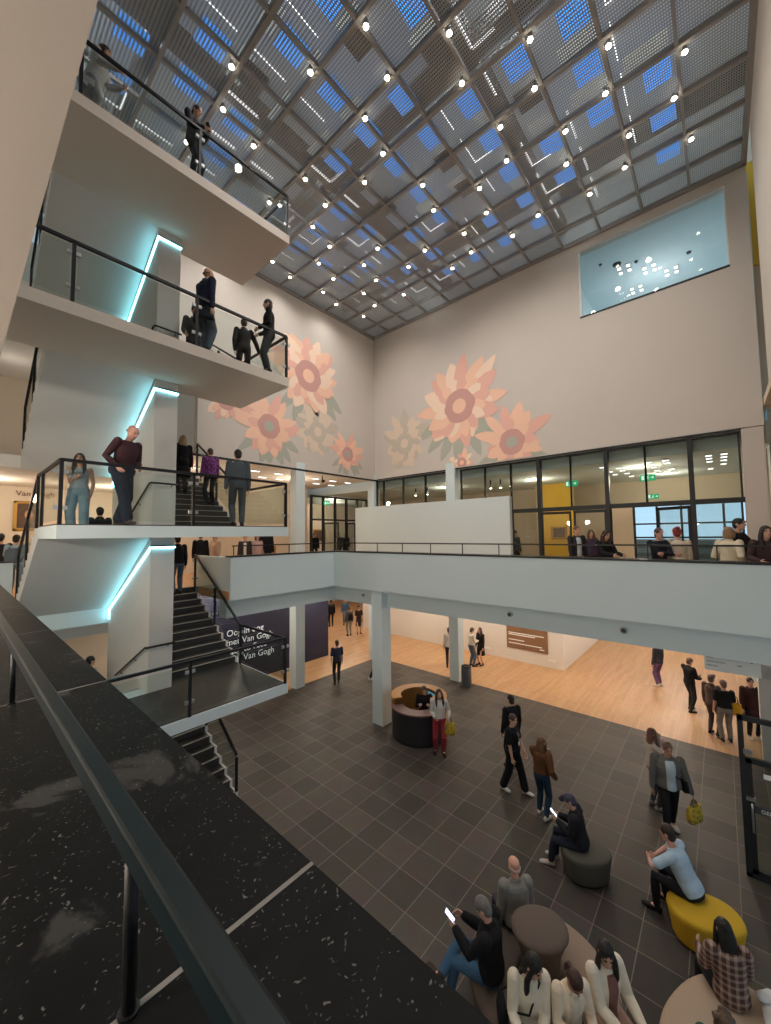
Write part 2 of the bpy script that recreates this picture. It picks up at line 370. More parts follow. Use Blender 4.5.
# columns
for i, (x, y, z1, lab) in enumerate([(9.15, 8.23, 4.2, 'white square column in front of the round desk'), (9.15, 12.79, 9.0, 'white square column right of the stair landing'),
                                (13.83, 8.25, 9.0, 'white square column beside the grey bin'), (13.75, 12.79, 9.0, 'white square column in the far corner'), (13.83, -.98, 8.72, 'white column at the right end of the glass front')]):
    b = MB(); b.box(x, x+.43, y, y+.43, 0, z1); struct('wall_column_%d' % (i+1), b, 'white_paint' if i < 4 else 'wall_paint', None, lab, 'column')
# upper hall walls
b = MB(); b.box(5.24, XW+.2, YW, YW+.25, 8.72, 16.1); b.box(2.9, 5.24, YW, YW+.25, 10.7, 16.1); b.box(-3, 2.9, YW+.1, YW+.25, 14.6, 16.1)
struct('wall_back', b, 'wall_paint', None, 'tall beige wall on the left of the far corner', 'wall')
b = MB(); b.box(5.0, XW+.2, YW-.012, YW, 8.66, 8.74); struct('trim_6', b, 'frame_metal', None, 'dark shadow gap under the back wall', 'trim')
b = MB()
WZ0, WZ1, WY0, WY1 = 13.29, 15.62, -.56, 3.23
b.box(XW, XW+.3, -1.0, WY0, 8.75, 16.1); b.box(XW, XW+.3, WY1, YW, 8.75, 16.1); b.box(XW, XW+.3, WY0, WY1, 8.75, WZ0); b.box(XW, XW+.3, WY0, WY1, WZ1, 16.1)
struct('wall_right', b, 'wall_paint', None, 'tall beige wall on the right of the far corner', 'wall')
b = MB(); b.box(XW-.02, XW, -.62, 8.2, 8.70, 8.75); b.box(XW-.02, XW, 8.66, 12.6, 8.70, 8.75); struct('trim_7', b, 'frame_metal', None, 'dark shadow gap over the glass front', 'trim')
# near right wall (y plane) with its openings
b = MB(); b.box(-2, 12.45, -1.5, -1.02, 9.45, 17); b.box(-2, 8.5, -1.5, -1.02, 8.0, 9.45)
struct('wall_near_right', b, 'wall_paint', None, 'tall beige wall along the right edge of the hall', 'wall')
b = MB(); b.box(15.0, 15.2, -6, -1.05, 4.4, 18); b.box(4, 15.0, -4.2, -4.0, 4.45, 18); struct('wall_gap', b, 'gallery_paint', None, 'beige wall in the gap at the right of the upper window', 'wall')
b = MB(); b.box(14.9, 15.0, -3.9, -1.05, 13.6, 17.4); struct('wall_yellow', b, 'yellow_paint', None, 'strip of yellow wall in the gap at the right', 'wall')
b = MB(); b.box(8.5, 18, -3, -1.02, 9.25, 9.45); struct('trim_8', b, 'gallery_paint', None, 'brownish soffit over the right gallery', 'trim')
b = MB(); b.box(9.0, 11.9, -2.2, -1.4, 4.45, 9.25); struct('wall_pier', b, 'wall_paint', None, 'white pier at the right end of the balcony', 'wall')
b = MB(); b.box(14.3, 30, -1.3, -1.1, 4.45, 9.25); struct('wall_pier_far', b, 'white_paint', None, 'white side wall at the right end of the glass room', 'wall')
# upper galleries left of the hall
for i, z in enumerate((L2, L3)):
    b = MB(); b.box(-3, 5.24, 12.62, 17.2, z-.3, z); struct('floor_gallery_%d' % (i+2), b, 'warm_white', None, 'upper gallery slab behind the stairs, level %d' % (i+2), 'floor')
b = MB(); b.box(-3, 13.0, 17.15, 17.4, L1, 16.1); b.box(-3.2, -3, -6, 17.4, L1, 16.1)
struct('wall_far_left', b, 'gallery_paint', None, 'warm beige gallery wall far behind the stairs', 'wall')
b = MB(); b.box(5.24, XW, 13.05, 22, 8.72, 8.9); struct('ceiling_left_gallery', b, 'warm_white', None, 'white ceiling of the gallery under the back wall', 'ceiling')
# gallery slab right above us, seen from below at the left edge
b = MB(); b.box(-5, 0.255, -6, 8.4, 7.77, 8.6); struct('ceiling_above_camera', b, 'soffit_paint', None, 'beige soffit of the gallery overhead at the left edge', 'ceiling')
# ------------------------------------------------------------------ ground floor surroundings
b = MB(); b.box(17.85, 18.1, 5.4, 17.7, 0, 4.1); b.box(18.1, 24, 5.4, 5.6, 0, 4.1); struct('wall_ground_right', b, 'warm_white', None, 'white ground floor wall with the brown poster', 'wall')
b = MB(); b.box(-3, 30, 27, 27.2, 0, 4.1); b.box(29, 29.2, -6, 27, 0, 4.1); struct('wall_ground_far', b, 'gallery_paint', None, 'warm far wall of the ground floor', 'wall')
b = MB(); b.box(6.2, 12.75, 15.1, 15.3, 0, 4.1); struct('wall_navy', b, 'navy_paint', None, 'dark navy wall with white exhibition lettering', 'wall')
b = MB(); b.box(-3, 3.9, 15.6, 15.8, 0, 4.1); struct('wall_ground_left', b, 'gallery_paint', None, 'beige wall behind the lower stairs', 'wall')
b = MB(); b.box(-3, -2.8, -6, 16, 0, 4.1); struct('wall_under_gallery', b, 'warm_white', None, 'wall under the gallery we stand on', 'wall')
b = MB(); b.box(21.3, 26.5, -.9, -.7, 0, 4.1); b.box(15.9, 16.1, -4, -.75, 0, 4.1); struct('wall_ground_side', b, 'white_paint', None, 'pale greenish wall behind the glass door', 'wall')

# ------------------------------------------------------------------ foreground ledge and handrail
b = MB(); b.box(-.45, .423, -1.5, 7.45, 5.36, 5.45); struct('trim_9', b, 'fossil_stone', None, 'black fossil stone coping in the foreground', 'trim')
b = MB()
for y in (-.727, .543, 1.813, 3.083, 4.353, 5.623, 6.893): b.box(-.45, .4232, y-.004, y+.004, 5.445, 5.4504)
struct('trim_10', b, 'stone_joint', None, 'pale joints between the coping stones', 'trim')
b = MB(); b.box(-.4, .40, -1.5, 7.4, 4.2, 5.36); struct('wall_parapet_near', b, 'white_paint', None, 'parapet under the foreground coping', 'wall')
t = thing('handrail', 'dark steel handrail on thin posts along the black stone coping in front', 'handrail', (.16, 1.8, 5.45))
o = MB().box(.147, .1735, -1.2, 7.4, 5.622, 5.656).build('rail_bar', 'rail_metal', t); bevel(o, .004, 2)
for y in (-.727, .543, 1.813, 3.083, 4.353, 5.623, 6.893):
    p = MB().tube([(.157, y, 5.45), (.157, y, 5.63)], .0078, 12, caps=False).build('post', 'black_metal', t, smooth=True)
    MB().lathe([(.0115, 0), (.0115, .003)], (.157, y, 5.4505), 16).build('base_plate', 'black_metal', p)

# balcony rails (thin) on the opposite parapets
t = thing('balcony_railing', 'thin dark railing along the right balcony parapet', 'railing', (XP+.2, 3, 5.45))
MB().bar((XP+.2, -3.8, 5.73), (XP+.2, YP+.2, 5.73), .022, .035).build('rail_bar', 'black_metal', t)
y = YP + .2
while y > -3.8:
    MB().box(XP+.19, XP+.21, y-.01, y+.01, 5.45, 5.72).build('post', 'black_metal', t); y -= 1.06
t = thing('balcony_railing', 'thin dark railing along the back balcony parapet beside the stair', 'railing', (7.2, YP+.2, 5.45))
MB().bar((5.4, YP+.2, 5.73), (XP+.2, YP+.2, 5.73), .022, .035).build('rail_bar', 'black_metal', t)
x = 5.45
while x < XP+.1:
    MB().box(x-.01, x+.01, YP+.19, YP+.21, 5.45, 5.72).build('post', 'black_metal', t); x += .95

# ------------------------------------------------------------------ stairs
RIS, TRD = 1.785/11, .27
XA0, XA1, XB0, XB1 = 3.42, 5.2, 1.06, 2.9
YF, YB = 7.6, 9.42
NAMES = ['lowest', 'second', 'third', 'topmost']
def flight(name, label, x0, x1, y0, z0, n, dirn, open_side, stringer=True):
    """n risers starting at (y0,z0); dirn +1 climbs away (+y), -1 climbs towards us"""
    t = thing(name, label, 'stair flight', ((x0+x1)/2, y0, z0))
    y1 = y0 + dirn*TRD*(n-1); z1 = z0 + RIS*n
    poly = [(y0, z0-.04)]
    for i in range(n):
        poly += [(y0+dirn*TRD*i, z0+RIS*(i+1)-.03)]
        if i < n-1: poly += [(y0+dirn*TRD*(i+1), z0+RIS*(i+1)-.03)]
    if dirn > 0: poly += [(y1+.12, z1-.03), (y1+.12, z1-.42), (y0, z0-.2)]
    else: poly += [(YB-.01, z1-.03), (YB-.01, z1-.23), (y0+.02, z0-.34)]
    c = MB(); c.prism(poly, 'x', x0, x1); c.build('carriage', 'core_paint', t)
    s0, s1 = (x0+.004, x1-.07) if open_side > 0 else (x0+.07, x1-.004)
    for i in range(n):
        yr = y0+dirn*TRD*i; zt = z0+RIS*(i+1); st = MB()
        st.box(s0, s1, yr-dirn*.014, yr+dirn*.004, zt-RIS-.028 if i else z0, zt)
        if i < n-1: st.box(s0, s1, yr-dirn*.014, yr+dirn*(TRD-.014), zt-.03, zt)
        o = st.build('step', 'stair_stone', t)
        MB().box(s0, s1, yr-dirn*.018, yr+dirn*.016, zt-.012, zt+.003).build('nosing', 'nosing', o)
    return t
def glass_rail(name, label, pts, posts, loc, clamp=True, h=1.0, topw=.05):
    """pts: polyline of base points; posts: list of base points; panels fill the polyline segments"""
    t = thing(name, label, 'railing', loc)
    up = V((0, 0, h))
    for a, c in zip(pts[:-1], pts[1:]):
        MB().bar(V(a)+up, V(c)+up, topw, topw).build('handrail', 'black_metal', t)
        a, c = V(a), V(c); d = (c-a).normalized(); n = V((d.y, -d.x, 0)).normalized()*.006; a2, c2 = a + d*.05, c - d*.05
        z0, z1 = V((0, 0, .06)), V((0, 0, h-.08)); g = MB()
        g.add([a2+z0-n, c2+z0-n, c2+z1-n, a2+z1-n, a2+z0+n, c2+z0+n, c2+z1+n, a2+z1+n], [(0,1,2,3),(7,6,5,4),(0,4,5,1),(1,5,6,2),(2,6,7,3),(3,7,4,0)])
        g.build('glass_panel', 'glass_rail', t)
    for p in posts:
        o = MB().box(p[0]-.025, p[0]+.025, p[1]-.025, p[1]+.025, p[2]-.05, p[2]+h).build('post', 'black_metal', t)
        if clamp:
            for zz in (.22, .78):
                for dx in (-.058, .058): MB().box(p[0]+dx-.03, p[0]+dx+.03, p[1]-.02, p[1]+.02, p[2]+zz, p[2]+zz+.06).build('glass_clamp', 'steel', o)
    return t
for k, z in enumerate(LAND):
    nm = NAMES[k]; left = XB0 if k < 2 else .27
    L = z + 1.785
    # landing
    t = thing('stair_landing', '%s white stair landing with dark stone floor' % nm, 'stair landing', (3.1, YF, z-.23))
    s = MB(); s.box(left, 5.22, YF, YB, z-.23, z-.02); s.box(XA0-.0, 5.22, YB, 9.9, z-.23, z-.02); s.box(left, XB1+.02, YB, 9.9, z-.23, z-.02) if k == 0 else None
    s.build('slab', 'white_paint' if k < 2 else 'landing_dimmed', t)
    MB().box(left, 5.17, YF+.05, YB, z-.02, z).box(XA0, 5.17, YB, 9.9, z-.02, z).build('stone_floor', 'stair_stone', t)
    # flights
    if k < 3:
        flight('stair_flight', 'right hand flight climbing away from the %s landing' % nm, XA0, XA1, 9.9, z, 11, 1, 1)
    if k > 0:
        flight('stair_flight', 'left hand flight climbing towards us to the %s landing' % nm, XB0, XB1, 9.9+TRD*10, z-1.785, 11, -1, -1)
    # railing round the landing and up the right flight
    yy = YF+.04
    base = [(left+.04, yy, z), (3.08, yy, z), (5.17, yy, z), (5.17, 9.7, z)]
    posts = [(left+.04, yy, z), (3.08, yy, z), (5.17, yy, z), (5.17, 9.7, z)]
    if left < 1: base.insert(1, (1.15, yy, z)); posts[0] = (1.15, yy, z)
    if k < 3:
        base += [(5.17, 9.9+TRD*10, L)]; posts += [(5.17, 11.2, z+.85), (5.17, 9.9+TRD*10, L)]
    glass_rail('landing_railing', 'black handrail with glass panels around the %s landing' % nm, base, posts, (4.2, yy, z))
    if k > 0:
        pl = [(left+.04, yy, z), (left+.04, YB, z)] if k < 2 else []
        pts = pl + [(XB0+.03, 9.9, z), (XB0+.03, 9.9+TRD*10, z-1.6)]
        glass_rail('flight_railing', 'black stair rail down the left flight below the %s landing' % nm, pts, [p for p in pts[1:]] + [(XB0+.03, 11.2, z-.78)], (XB0, 9.9, z), clamp=False)
    # short handrail on the core
    t = thing('wall_handrail', 'bent black handrail on the stair core at the %s landing' % nm, 'handrail', (3.1, YB, z+.95))
    MB().tube([(3.42, YB-.07, z+.98), (2.87, YB-.07, z+.98), (2.86, YB+.02, z+.97), (2.86, 11.6, z-.1)], .022, 10).build('rail_bar', 'black_metal', t, smooth=True)
    for p in ((3.3, YB, z+.97), (2.92, 10.2, z+.58), (2.92, 11.2, z+.06)):
        MB().bar((p[0], p[1], p[2]-.05), (p[0]-(.05 if p[0] < 3 else 0), p[1]-(.07 if p[0] > 3 else 0), p[2]), .015, .015).build('bracket', 'black_metal', t)
# lowest flights
flight('stair_flight', 'left hand flight going down behind the lowest landing', XB0, XB1, 9.9+TRD*7, LAND[0]-8*RIS, 8, -1, -1)
flight('stair_flight', 'short flight from the hall floor passing under the lowest landing', 2.3, 4.6, 8.65, 0, 8, 1, 1)
b = MB(); b.box(.6, 4.6, 10.55, 13.6, 1.0, 8*RIS); struct('floor_stair', b, 'stair_stone', None, 'dark half landing behind the stair core', 'floor')
glass_rail('flight_railing', 'black stair rail beside the short flight on the hall floor', [(4.57, 8.68, .1), (4.57, 10.6, 1.3)], [(4.57, 8.68, .05), (4.57, 10.3, 1.1)], (4.57, 8.68, 0), clamp=False, h=.85)
# core wall
b = MB(); b.box(2.92, 3.40, YB, 12.6, 0, 13.14); struct('wall_stair_core', b, 'core_paint', None, 'white core wall between the stair flights', 'wall')
# LED strips where the soffits meet the core
for k, z in enumerate(LAND[1:]):
    t = thing('led_strip', 'glowing cyan light strip under the %s landing' % NAMES[k+1], 'light strip', (2.9, YB, z-.26))
    zz = z-.45
    MB().box(2.90, 3.42, YB-.03, YB, zz+.02, zz+.05).build('cap_profile', 'black_metal', t)
    MB().bar((2.905, YB-.02, zz), (2.905, 12.5, z-1.785-.36), .03, .035).build('sloping_tube', 'led_cyan', t)
    MB().bar((2.89, YB-.018, zz), (3.41, YB-.018, zz), .03, .035).build('level_tube', 'led_cyan', t)
    MB().bar((2.905, 12.5, z-1.785-.36), (2.905, 12.5, z-1.785-.62), .03, .03).build('end_tube', 'led_cyan', t)

# ------------------------------------------------------------------ ceiling: beams, grating, roof glass
GX = [4.83 + 1.1655*k for k in range(-4, 8)]
GY = [.19 + 1.158*k for k in range(0, 11)]
b = MB(); b.box(-1, XW, -1.02, YW, 16.02, 16.032); struct('ceiling', b, 'grating', None, 'perforated metal grating ceiling under the glass roof', 'ceiling')
b = MB()
for x in GX: b.box(x-.04, x+.04, -1.0, YW, 15.93, 16.06)
b.box(XW-.08, XW, -1.0, YW, 15.90, 16.06)
struct('trim_11', b, 'grid_metal', None, 'grey ceiling beams running away', 'trim')
b = MB()
for y in GY: b.box(-1, XW, y-.035, y+.035, 15.94, 16.055)
b.box(-1, XW, YW-.08, YW, 15.90, 16.06); b.box(-1, XW, -1.02, -.92, 15.9, 16.06)
struct('trim_12', b, 'grid_metal', None, 'grey ceiling beams running across', 'trim')
b = MB()
for x in (2.5, 7.16, 11.82): b.box(x-.16, x+.16, -1.0, YW, 16.5, 17.0)
for y in (3.66, 8.3): b.box(-1, XW, y-.14, y+.14, 16.5, 16.95)
struct('trim_13', b, 'roof_dark', None, 'deep roof beams above the grating', 'trim')
b = MB(); b.box(-1.2, XW+.2, -1.2, YW+.2, 17.35, 17.5); struct('ceiling_roof', b, 'roof_white_glow', None, 'pale roof underside above the grating', 'ceiling')
b = MB(); b.box(-1.2, -1.0, -1.2, YW, 16.1, 17.35); b.box(XW, XW+.2, -1.2, YW, 16.1, 17.35); b.box(-1, XW, YW, YW+.2, 16.1, 17.35); b.box(-1, XW, -1.2, -1.02, 16.1, 17.35)
struct('wall_roof', b, 'roof_white_glow', None, 'roof upstand above the grating', 'wall')
rs = random.Random(3); nw = 1
for i in range(len(GX)-1):
    for j in range(len(GY)-1):
        cx, cy = (GX[i]+GX[i+1])/2, (GY[j]+GY[j+1])/2
        r = rs.random()
        if r < .66:
            b = MB(); b.box(cx-.12, cx+.46, cy-.46, cy+.06, 16.40, 16.42)
            o = b.build('window_%d' % nw, 'sky_blue'); o['kind'] = 'structure'; o['category'] = 'roof window'; o['label'] = 'small blue roof window'; nw += 1
        elif r < .85:
            b = MB(); b.box(cx-.3, cx+.25, cy-.35, cy+.2, 16.6, 16.63); o = b.build('trim_panel', 'roof_dark'); o['kind'] = 'structure'; o['label'] = 'dark roof panel'; o['category'] = 'trim'
        r = rs.random()
        if r < .5:
            b = MB(); b.box(cx-.5, cx-.5+rs.uniform(.25, .45), cy-.45, cy+rs.uniform(.0, .45), 16.62, 16.64)
            o = b.build('window_%d' % nw, 'roof_glass'); o['kind'] = 'structure'; o['category'] = 'roof window'; o['label'] = 'pale frosted roof pane'; nw += 1
        q = rs.random()
        if q < .5:
            t = thing('light_tube', 'slim white light tube above the ceiling grating', 'lamp', (cx, cy, 16.4), 0, 'light tubes above the grating')
            MB().box(cx-.42, cx+.42, cy+.40, cy+.435, 16.38, 16.41).build('long_tube', 'tube_white', t)
            if q < .2: MB().box(cx+.40, cx+.435, cy-.1, cy+.40, 16.38, 16.41).build('short_tube', 'tube_white', t)
# spotlights at the beam crossings
ns = 0
for i, x in enumerate(GX[3:-1]):
    for j, y in enumerate(GY):
        if rs.random() < .16: continue
        s = 1 if (i+j) % 2 else -1
        px, py = x+.13*s, y-.12*s
        t = thing('ceiling_spotlight', 'small round spotlight on the ceiling grid', 'spotlight', (px, py, 15.9), 0, 'spotlights on the ceiling grid')
        MB().lathe([(.02, .12), (.04, .10), (.046, -.02), (.044, -.025)], (px, py, 15.9), 14).build('housing', 'grid_metal', t, smooth=True)
        MB().lathe([(.052, -.024), (.052, -.036), (.025, -.046)], (px, py, 15.9), 14).build('lens', 'lamp_lens', t)
        ns += 1
        if (i*3+j) % 2 == 0 and j > 0:
            l = bpy.data.lights.new('spot_lamp', 'SPOT'); l.energy = SPOT_W; l.color = (1, .93, .86); l.spot_size = R_(168); l.spot_blend = 1; l.shadow_soft_size = .08
            lo = bpy.data.objects.new('spot_lamp', l); COL.objects.link(lo); lo.location = (px, py, 15.8)

# ------------------------------------------------------------------ big upper window and the room behind it
t = thing('upper_window', 'wide frameless window high on the right wall showing a lit ceiling', 'window', (XW, 1.3, WZ0)); t['kind'] = 'structure'
MB().box(XW+.10, XW+.12, WY0, WY1, WZ0, WZ1).build('pane', 'glass_window', t)
f = MB(); f.box(XW-.01, XW+.14, WY0, WY1, WZ0-.03, WZ0+.03); f.build('bottom_rail', 'frame_metal', t)
MB().box(XW+.02, XW+.2, WY1-.05, WY1, WZ0, WZ1).box(XW+.02, XW+.2, WY0, WY0+.03, WZ0, WZ1).build('reveal', 'sign_white', t)
b = MB(); b.box(XW+.3, 28, -1.0, 7, 15.72, 15.9); struct('ceiling_upper_room', b, 'white_paint', None, 'pale blue ceiling of the room behind the upper window', 'ceiling')
b = MB(); b.box(XW+.3, 28, 3.7, 3.9, L3, 15.72); b.box(XW+.3, 28, -1.04, -.9, L3, 15.9); struct('wall_upper_room', b, 'white_paint', None, 'white side wall behind the upper window', 'wall')
b = MB(); b.box(XW+.3, 28, -1.0, 7, 11.3, L3); struct('floor_upper_room', b, 'white_paint', None, 'floor of the upper room', 'floor')
b = MB(); b.box(28, 28.2, -3, 7, L3, 15.9); struct('wall_upper_room_end', b, 'facade', None, 'end wall of the upper room', 'wall')
for gx, gy in ((15.9, 2.05), (16.5, 1.35), (17.2, .75), (17.6, 1.9)):
    for dx in (0, .32):
        for dy in (0, .28):
            t = thing('ceiling_downlight', 'small square downlight on the ceiling behind the upper window', 'downlight', (gx+dx, gy+dy, 15.7), 0, 'square downlights behind the upper window')
            MB().box(gx+dx-.09, gx+dx+.09, gy+dy-.07, gy+dy+.07, 15.69, 15.72).build('frame', 'steel', t)
            MB().box(gx+dx-.075, gx+dx+.075, gy+dy-.055, gy+dy+.055, 15.68, 15.692).build('diffuser', 'downlight', t)
for gx, gy, lab, r in ((15.6, 2.35, 'round dark air vent on the ceiling behind the upper window', .14), (15.9, 1.8, 'small dark smoke detector on the ceiling behind the upper window', .06), (15.2, 2.8, 'small black spotlight hanging behind the upper window', .05), (16.6, .35, 'small dark camera dome on the ceiling behind the upper window', .07)):
    t = thing('ceiling_vent' if r > .1 else 'ceiling_detector', lab, 'vent' if r > .1 else 'detector', (gx, gy, 15.7))
    MB().lathe([(r, .02), (r*.9, -.02), (r*.5, -.04)], (gx, gy, 15.70), 20).build('housing', 'ink', t)
    MB().lathe([(r*.4, 0), (r*.3, -.03)], (gx, gy, 15.66), 16).build('core', 'detector', t)
# ------------------------------------------------------------------ glass front of the first floor (right)
XG = 13.95
ZT, ZH = 6.83, 8.68     # transom and head
def window_unit(n, y0, y1, z0, z1, label, thick_lo=.045, bars=()):
    t = thing('window_%d' % n, label, 'window', (XG, (y0+y1)/2, z0)); t['kind'] = 'structure'
    f = MB(); w = thick_lo
    f.box(XG-.05, XG+.05, y0, y0+w, z0, z1); f.box(XG-.05, XG+.05, y1-w, y1, z0, z1); f.box(XG-.05, XG+.05, y0, y1, z0, z0+.06); f.box(XG-.05, XG+.05, y0, y1, z1-.06, z1)
    f.build('frame', 'frame_metal', t)
    MB().box(XG-.005, XG+.005, y0+w, y1-w, z0+.06, z1-.06).build('pane', 'glass_window', t)
    return t
ys = [-.5, .54, 1.62, 2.67, 3.75, 4.82, 5.86, 6.92, 8.0]
wn = 100
for a, c in zip(ys[:-1], ys[1:]):
    wn += 1; window_unit(wn, a-.02, c+.02, ZT if c < 5.9 else 7.3, ZH, 'black framed upper pane of the glass front')
for a, c in zip([8.66, 9.81, 11.07, 12.3][:-1], [9.81, 11.07, 12.3, 12.75]):
    wn += 1; window_unit(wn, a-.02, c+.02, 7.3, ZH, 'black framed clerestory pane behind the white partition')
wn += 1; window_unit(wn, 12.28, 12.77, 7.3, ZH, 'narrow clerestory pane at the corner')
for i, (a, c) in enumerate(((-.5, .54), (4.82, 5.86))):
    wn += 1; window_unit(wn, a, c, L1, ZT, 'tall black framed pane of the glass front')
# thick mullions at the door bays
b = MB()
for y in (.54, 2.67, 4.82): b.box(XG-.09, XG+.12, y-.06, y+.06, L1, ZH)
b.box(XG-.06, XG+.08, -.55, 6.0, ZT-.07, ZT+.07)
struct('trim_20', b, 'frame_metal', None, 'thick black mullions and transom of the glass front', 'trim')
def glass_door(label, hx, hy, ang, w=.98, h=2.3, z=L1):
    t = thing('glass_door', label, 'door', (hx, hy, z), ang)
    f = MB(); f.box(0, .07, -.03, .03, 0, h); f.box(w-.07, w, -.03, .03, 0, h); f.box(0, w, -.03, .03, 0, .1); f.box(0, w, -.03, .03, h-.09, h)
    f.build('frame', 'frame_metal', t, world=False)
    MB().box(.07, w-.07, -.006, .006, .1, h-.09).build('pane', 'glass_window', t, world=False)
    MB().tube([(w-.12, -.07, .8), (w-.12, -.07, 1.4)], .014, 8).bar((w-.12, 0, .85), (w-.12, -.07, .85), .015, .015).bar((w-.12, 0, 1.35), (w-.12, -.07, 1.35), .015, .015).build('pull_handle', 'steel', t, world=False)
    return t
glass_door('open black framed glass door at the first bay from the left', XG, 4.80, R_(-78))
glass_door('open black framed glass door in the middle bay of the glass front', XG, 2.72, R_(95), .98)
glass_door('open black framed glass door beside the blue window', XG, 2.60, R_(20), .98)
glass_door('open black framed glass door at the thick right mullion', XG, .60, R_(60), .98)
# white free-standing partition before the glass front
b = MB(); b.box(13.3, 13.5, 5.68, 13.65, L1, 7.36); struct('wall_partition', b, 'white_paint', None, 'white free-standing partition in front of the clerestory', 'wall')
# room behind the front
b = MB(); b.box(14.12, 30, -1.1, 22, 8.3, 8.9); struct('ceiling_glass_room', b, 'white_paint', None, 'white ceiling of the glass fronted room', 'ceiling')
b = MB(); b.box(18.6, 18.8, 4.95, 6.55, L1, 8.3); struct('wall_yellow_panel', b, 'yellow_paint', None, 'yellow wall panel inside the glass fronted room', 'wall')
b = MB(); b.box(20.4, 20.6, 2.95, 5.6, L1, 8.3); b.box(18.8, 20.5, 6.5, 6.7, L1, 8.3); b.box(20.0, 20.2, 6.6, 17.3, L1, 8.3); b.box(20.4, 20.6, -1.1, 2.95, 7.3, 8.3); b.box(17.6, 20.2, 17.2, 17.4, L1, 8.3)
struct('wall_glass_room', b, 'gallery_paint', None, 'warm beige back wall of the glass fronted room', 'wall')
t = thing('window_120', 'large blue daylight window with black glazing bars at the back of the room', 'window', (20.5, .9, L1)); t['kind'] = 'structure'
f = MB()
for y in (-1.05, -.15, .75, 1.2, 2.05, 2.9): f.box(20.42, 20.52, y-.04, y+.04, L1, 7.3)
for z in (L1+.05, 5.75, 6.35, 7.26): f.box(20.42, 20.52, -1.1, 2.95, z-.035, z+.035)
f.build('frame', 'frame_metal', t); MB().box(20.46, 20.48, -1.1, 2.95, L1, 7.3).build('pane', 'glass_window', t)
b = MB(); b.box(26.5, 26.6, -6, 9, 3, 12); o = b.build('sky_backdrop', 'outdoor_sky'); o['kind'] = 'structure'; o['category'] = 'sky'; o['label'] = 'pale blue daylight outside the window'
t = thing('office_building', 'pale building with long window bands outside the blue window', 'building', (24.5, 0, 4.45))
MB().box(24.5, 25.5, -4, 5, 4.45, 5.6).build('wall', 'facade', t)
for z in (4.7, 5.15): MB().box(24.46, 24.5, -4, 5, z, z+.2).build('window_band', 'detector', t)
# ceiling lights in the room, two rows of square panels
k = 0
for gx in (15.0, 15.6, 16.3, 17.2, 18.2):
    for gy in (-.2, .15, 1.2, 1.65, 2.6, 3.0):
        if (k*7) % 5 == 3: k += 1; continue
        k += 1
        t = thing('ceiling_downlight', 'small square downlight on the ceiling behind the glass front', 'downlight', (gx, gy, 8.28), 0, 'square downlights behind the glass front')
        MB().box(gx-.1, gx+.1, gy-.09, gy+.09, 8.27, 8.3).build('frame', 'steel', t)
        MB().box(gx-.085, gx+.085, gy-.075, gy+.075, 8.262, 8.272).build('diffuser', 'downlight', t)
for (gx, gy) in ((15.2, 11.3), (15.2, 10.6), (15.1, 9.4), (15.2, 7.3), (15.3, 6.9), (15.2, 6.4)):
    t = thing('track_spotlight', 'bare track spotlight glowing behind the clerestory panes', 'spotlight', (gx, gy, 8.1), 0, 'track spotlights behind the clerestory')
    MB().tube([(gx, gy, 8.3), (gx, gy, 8.02)], .03, 10, caps=False).build('stem', 'black_metal', t)
    MB().lathe([(.05, .1), (.065, -.03), (.055, -.04)], (gx, gy, 7.98), 14).build('housing', 'sign_white', t, smooth=True)
    MB().lathe([(.05, -.04), (.03, -.055)], (gx, gy, 7.98), 14).build('lens', 'lamp_lens', t)
def exit_sign(label, x, y, z, dirv):
    t = thing('exit_sign', label, 'exit sign', (x, y, z)); d = V(dirv).normalized(); w = .40
    n = V((0, 0, 1)).cross(d).normalized(); P = lambda u, v, o: V((x, y, z)) + d*u + V((0, 0, v)) + n*o
    s = MB().bar(P(-w/2, .1, 0), P(w/2, .1, 0), .05, .2).build('case', 'exit_green', t)
    # running man, arrow, door
    g = 1 if n.dot(V((-x, -y, 0))) > 0 else -1; e = .029*g
    def rect(u0, u1, v0, v1): return MB().bar(P(u0, (v0+v1)/2, e), P(u1, (v0+v1)/2, e), .004, v1-v0)
    rect(-.16, -.09, .03, .17).build('door_symbol', 'exit_white', t)
    m = MB(); m.bar(P(-.02, .06, e), P(.01, .13, e), .004, .03); m.bar(P(-.02, .06, e), P(-.05, .03, e), .004, .018); m.bar(P(-.01, .065, e), P(.03, .05, e), .004, .018); m.bar(P(.0, .12, e), P(.04, .10, e), .004, .015); m.bar(P(.01, .145, e), P(.03, .165, e), .004, .025)
    m.build('running_figure', 'exit_white', t)
    a = MB(); a.bar(P(.08, .1, e), P(.16, .1, e), .004, .022); a.bar(P(.16, .1, e), P(.125, .135, e), .004, .02); a.bar(P(.16, .1, e), P(.125, .065, e), .004, .02); a.build('arrow', 'exit_white', t)
    MB().bar(P(-.1, .2, 0), P(-.1, .55, 0), .008, .008).bar(P(.1, .2, 0), P(.1, .55, 0), .008, .008).build('hanger', 'steel', t)
exit_sign('green exit sign in the second upper pane from the door bays', 14.4, 3.87, 7.63, (0, -1, 0))
exit_sign('green exit sign nearest the blue window', 14.4, 1.63, 7.60, (0, -1, 0))
exit_sign('small green exit sign over the far left glass doors', 14.1, 16.8, 7.75, (1, 0, 0))
exit_sign('faint green exit sign deep inside the glass room', 19.0, 2.0, 7.35, (0, -1, 0))
# neon-like cyan line of the stair LED is only a reflection in the panes: left to the renderer

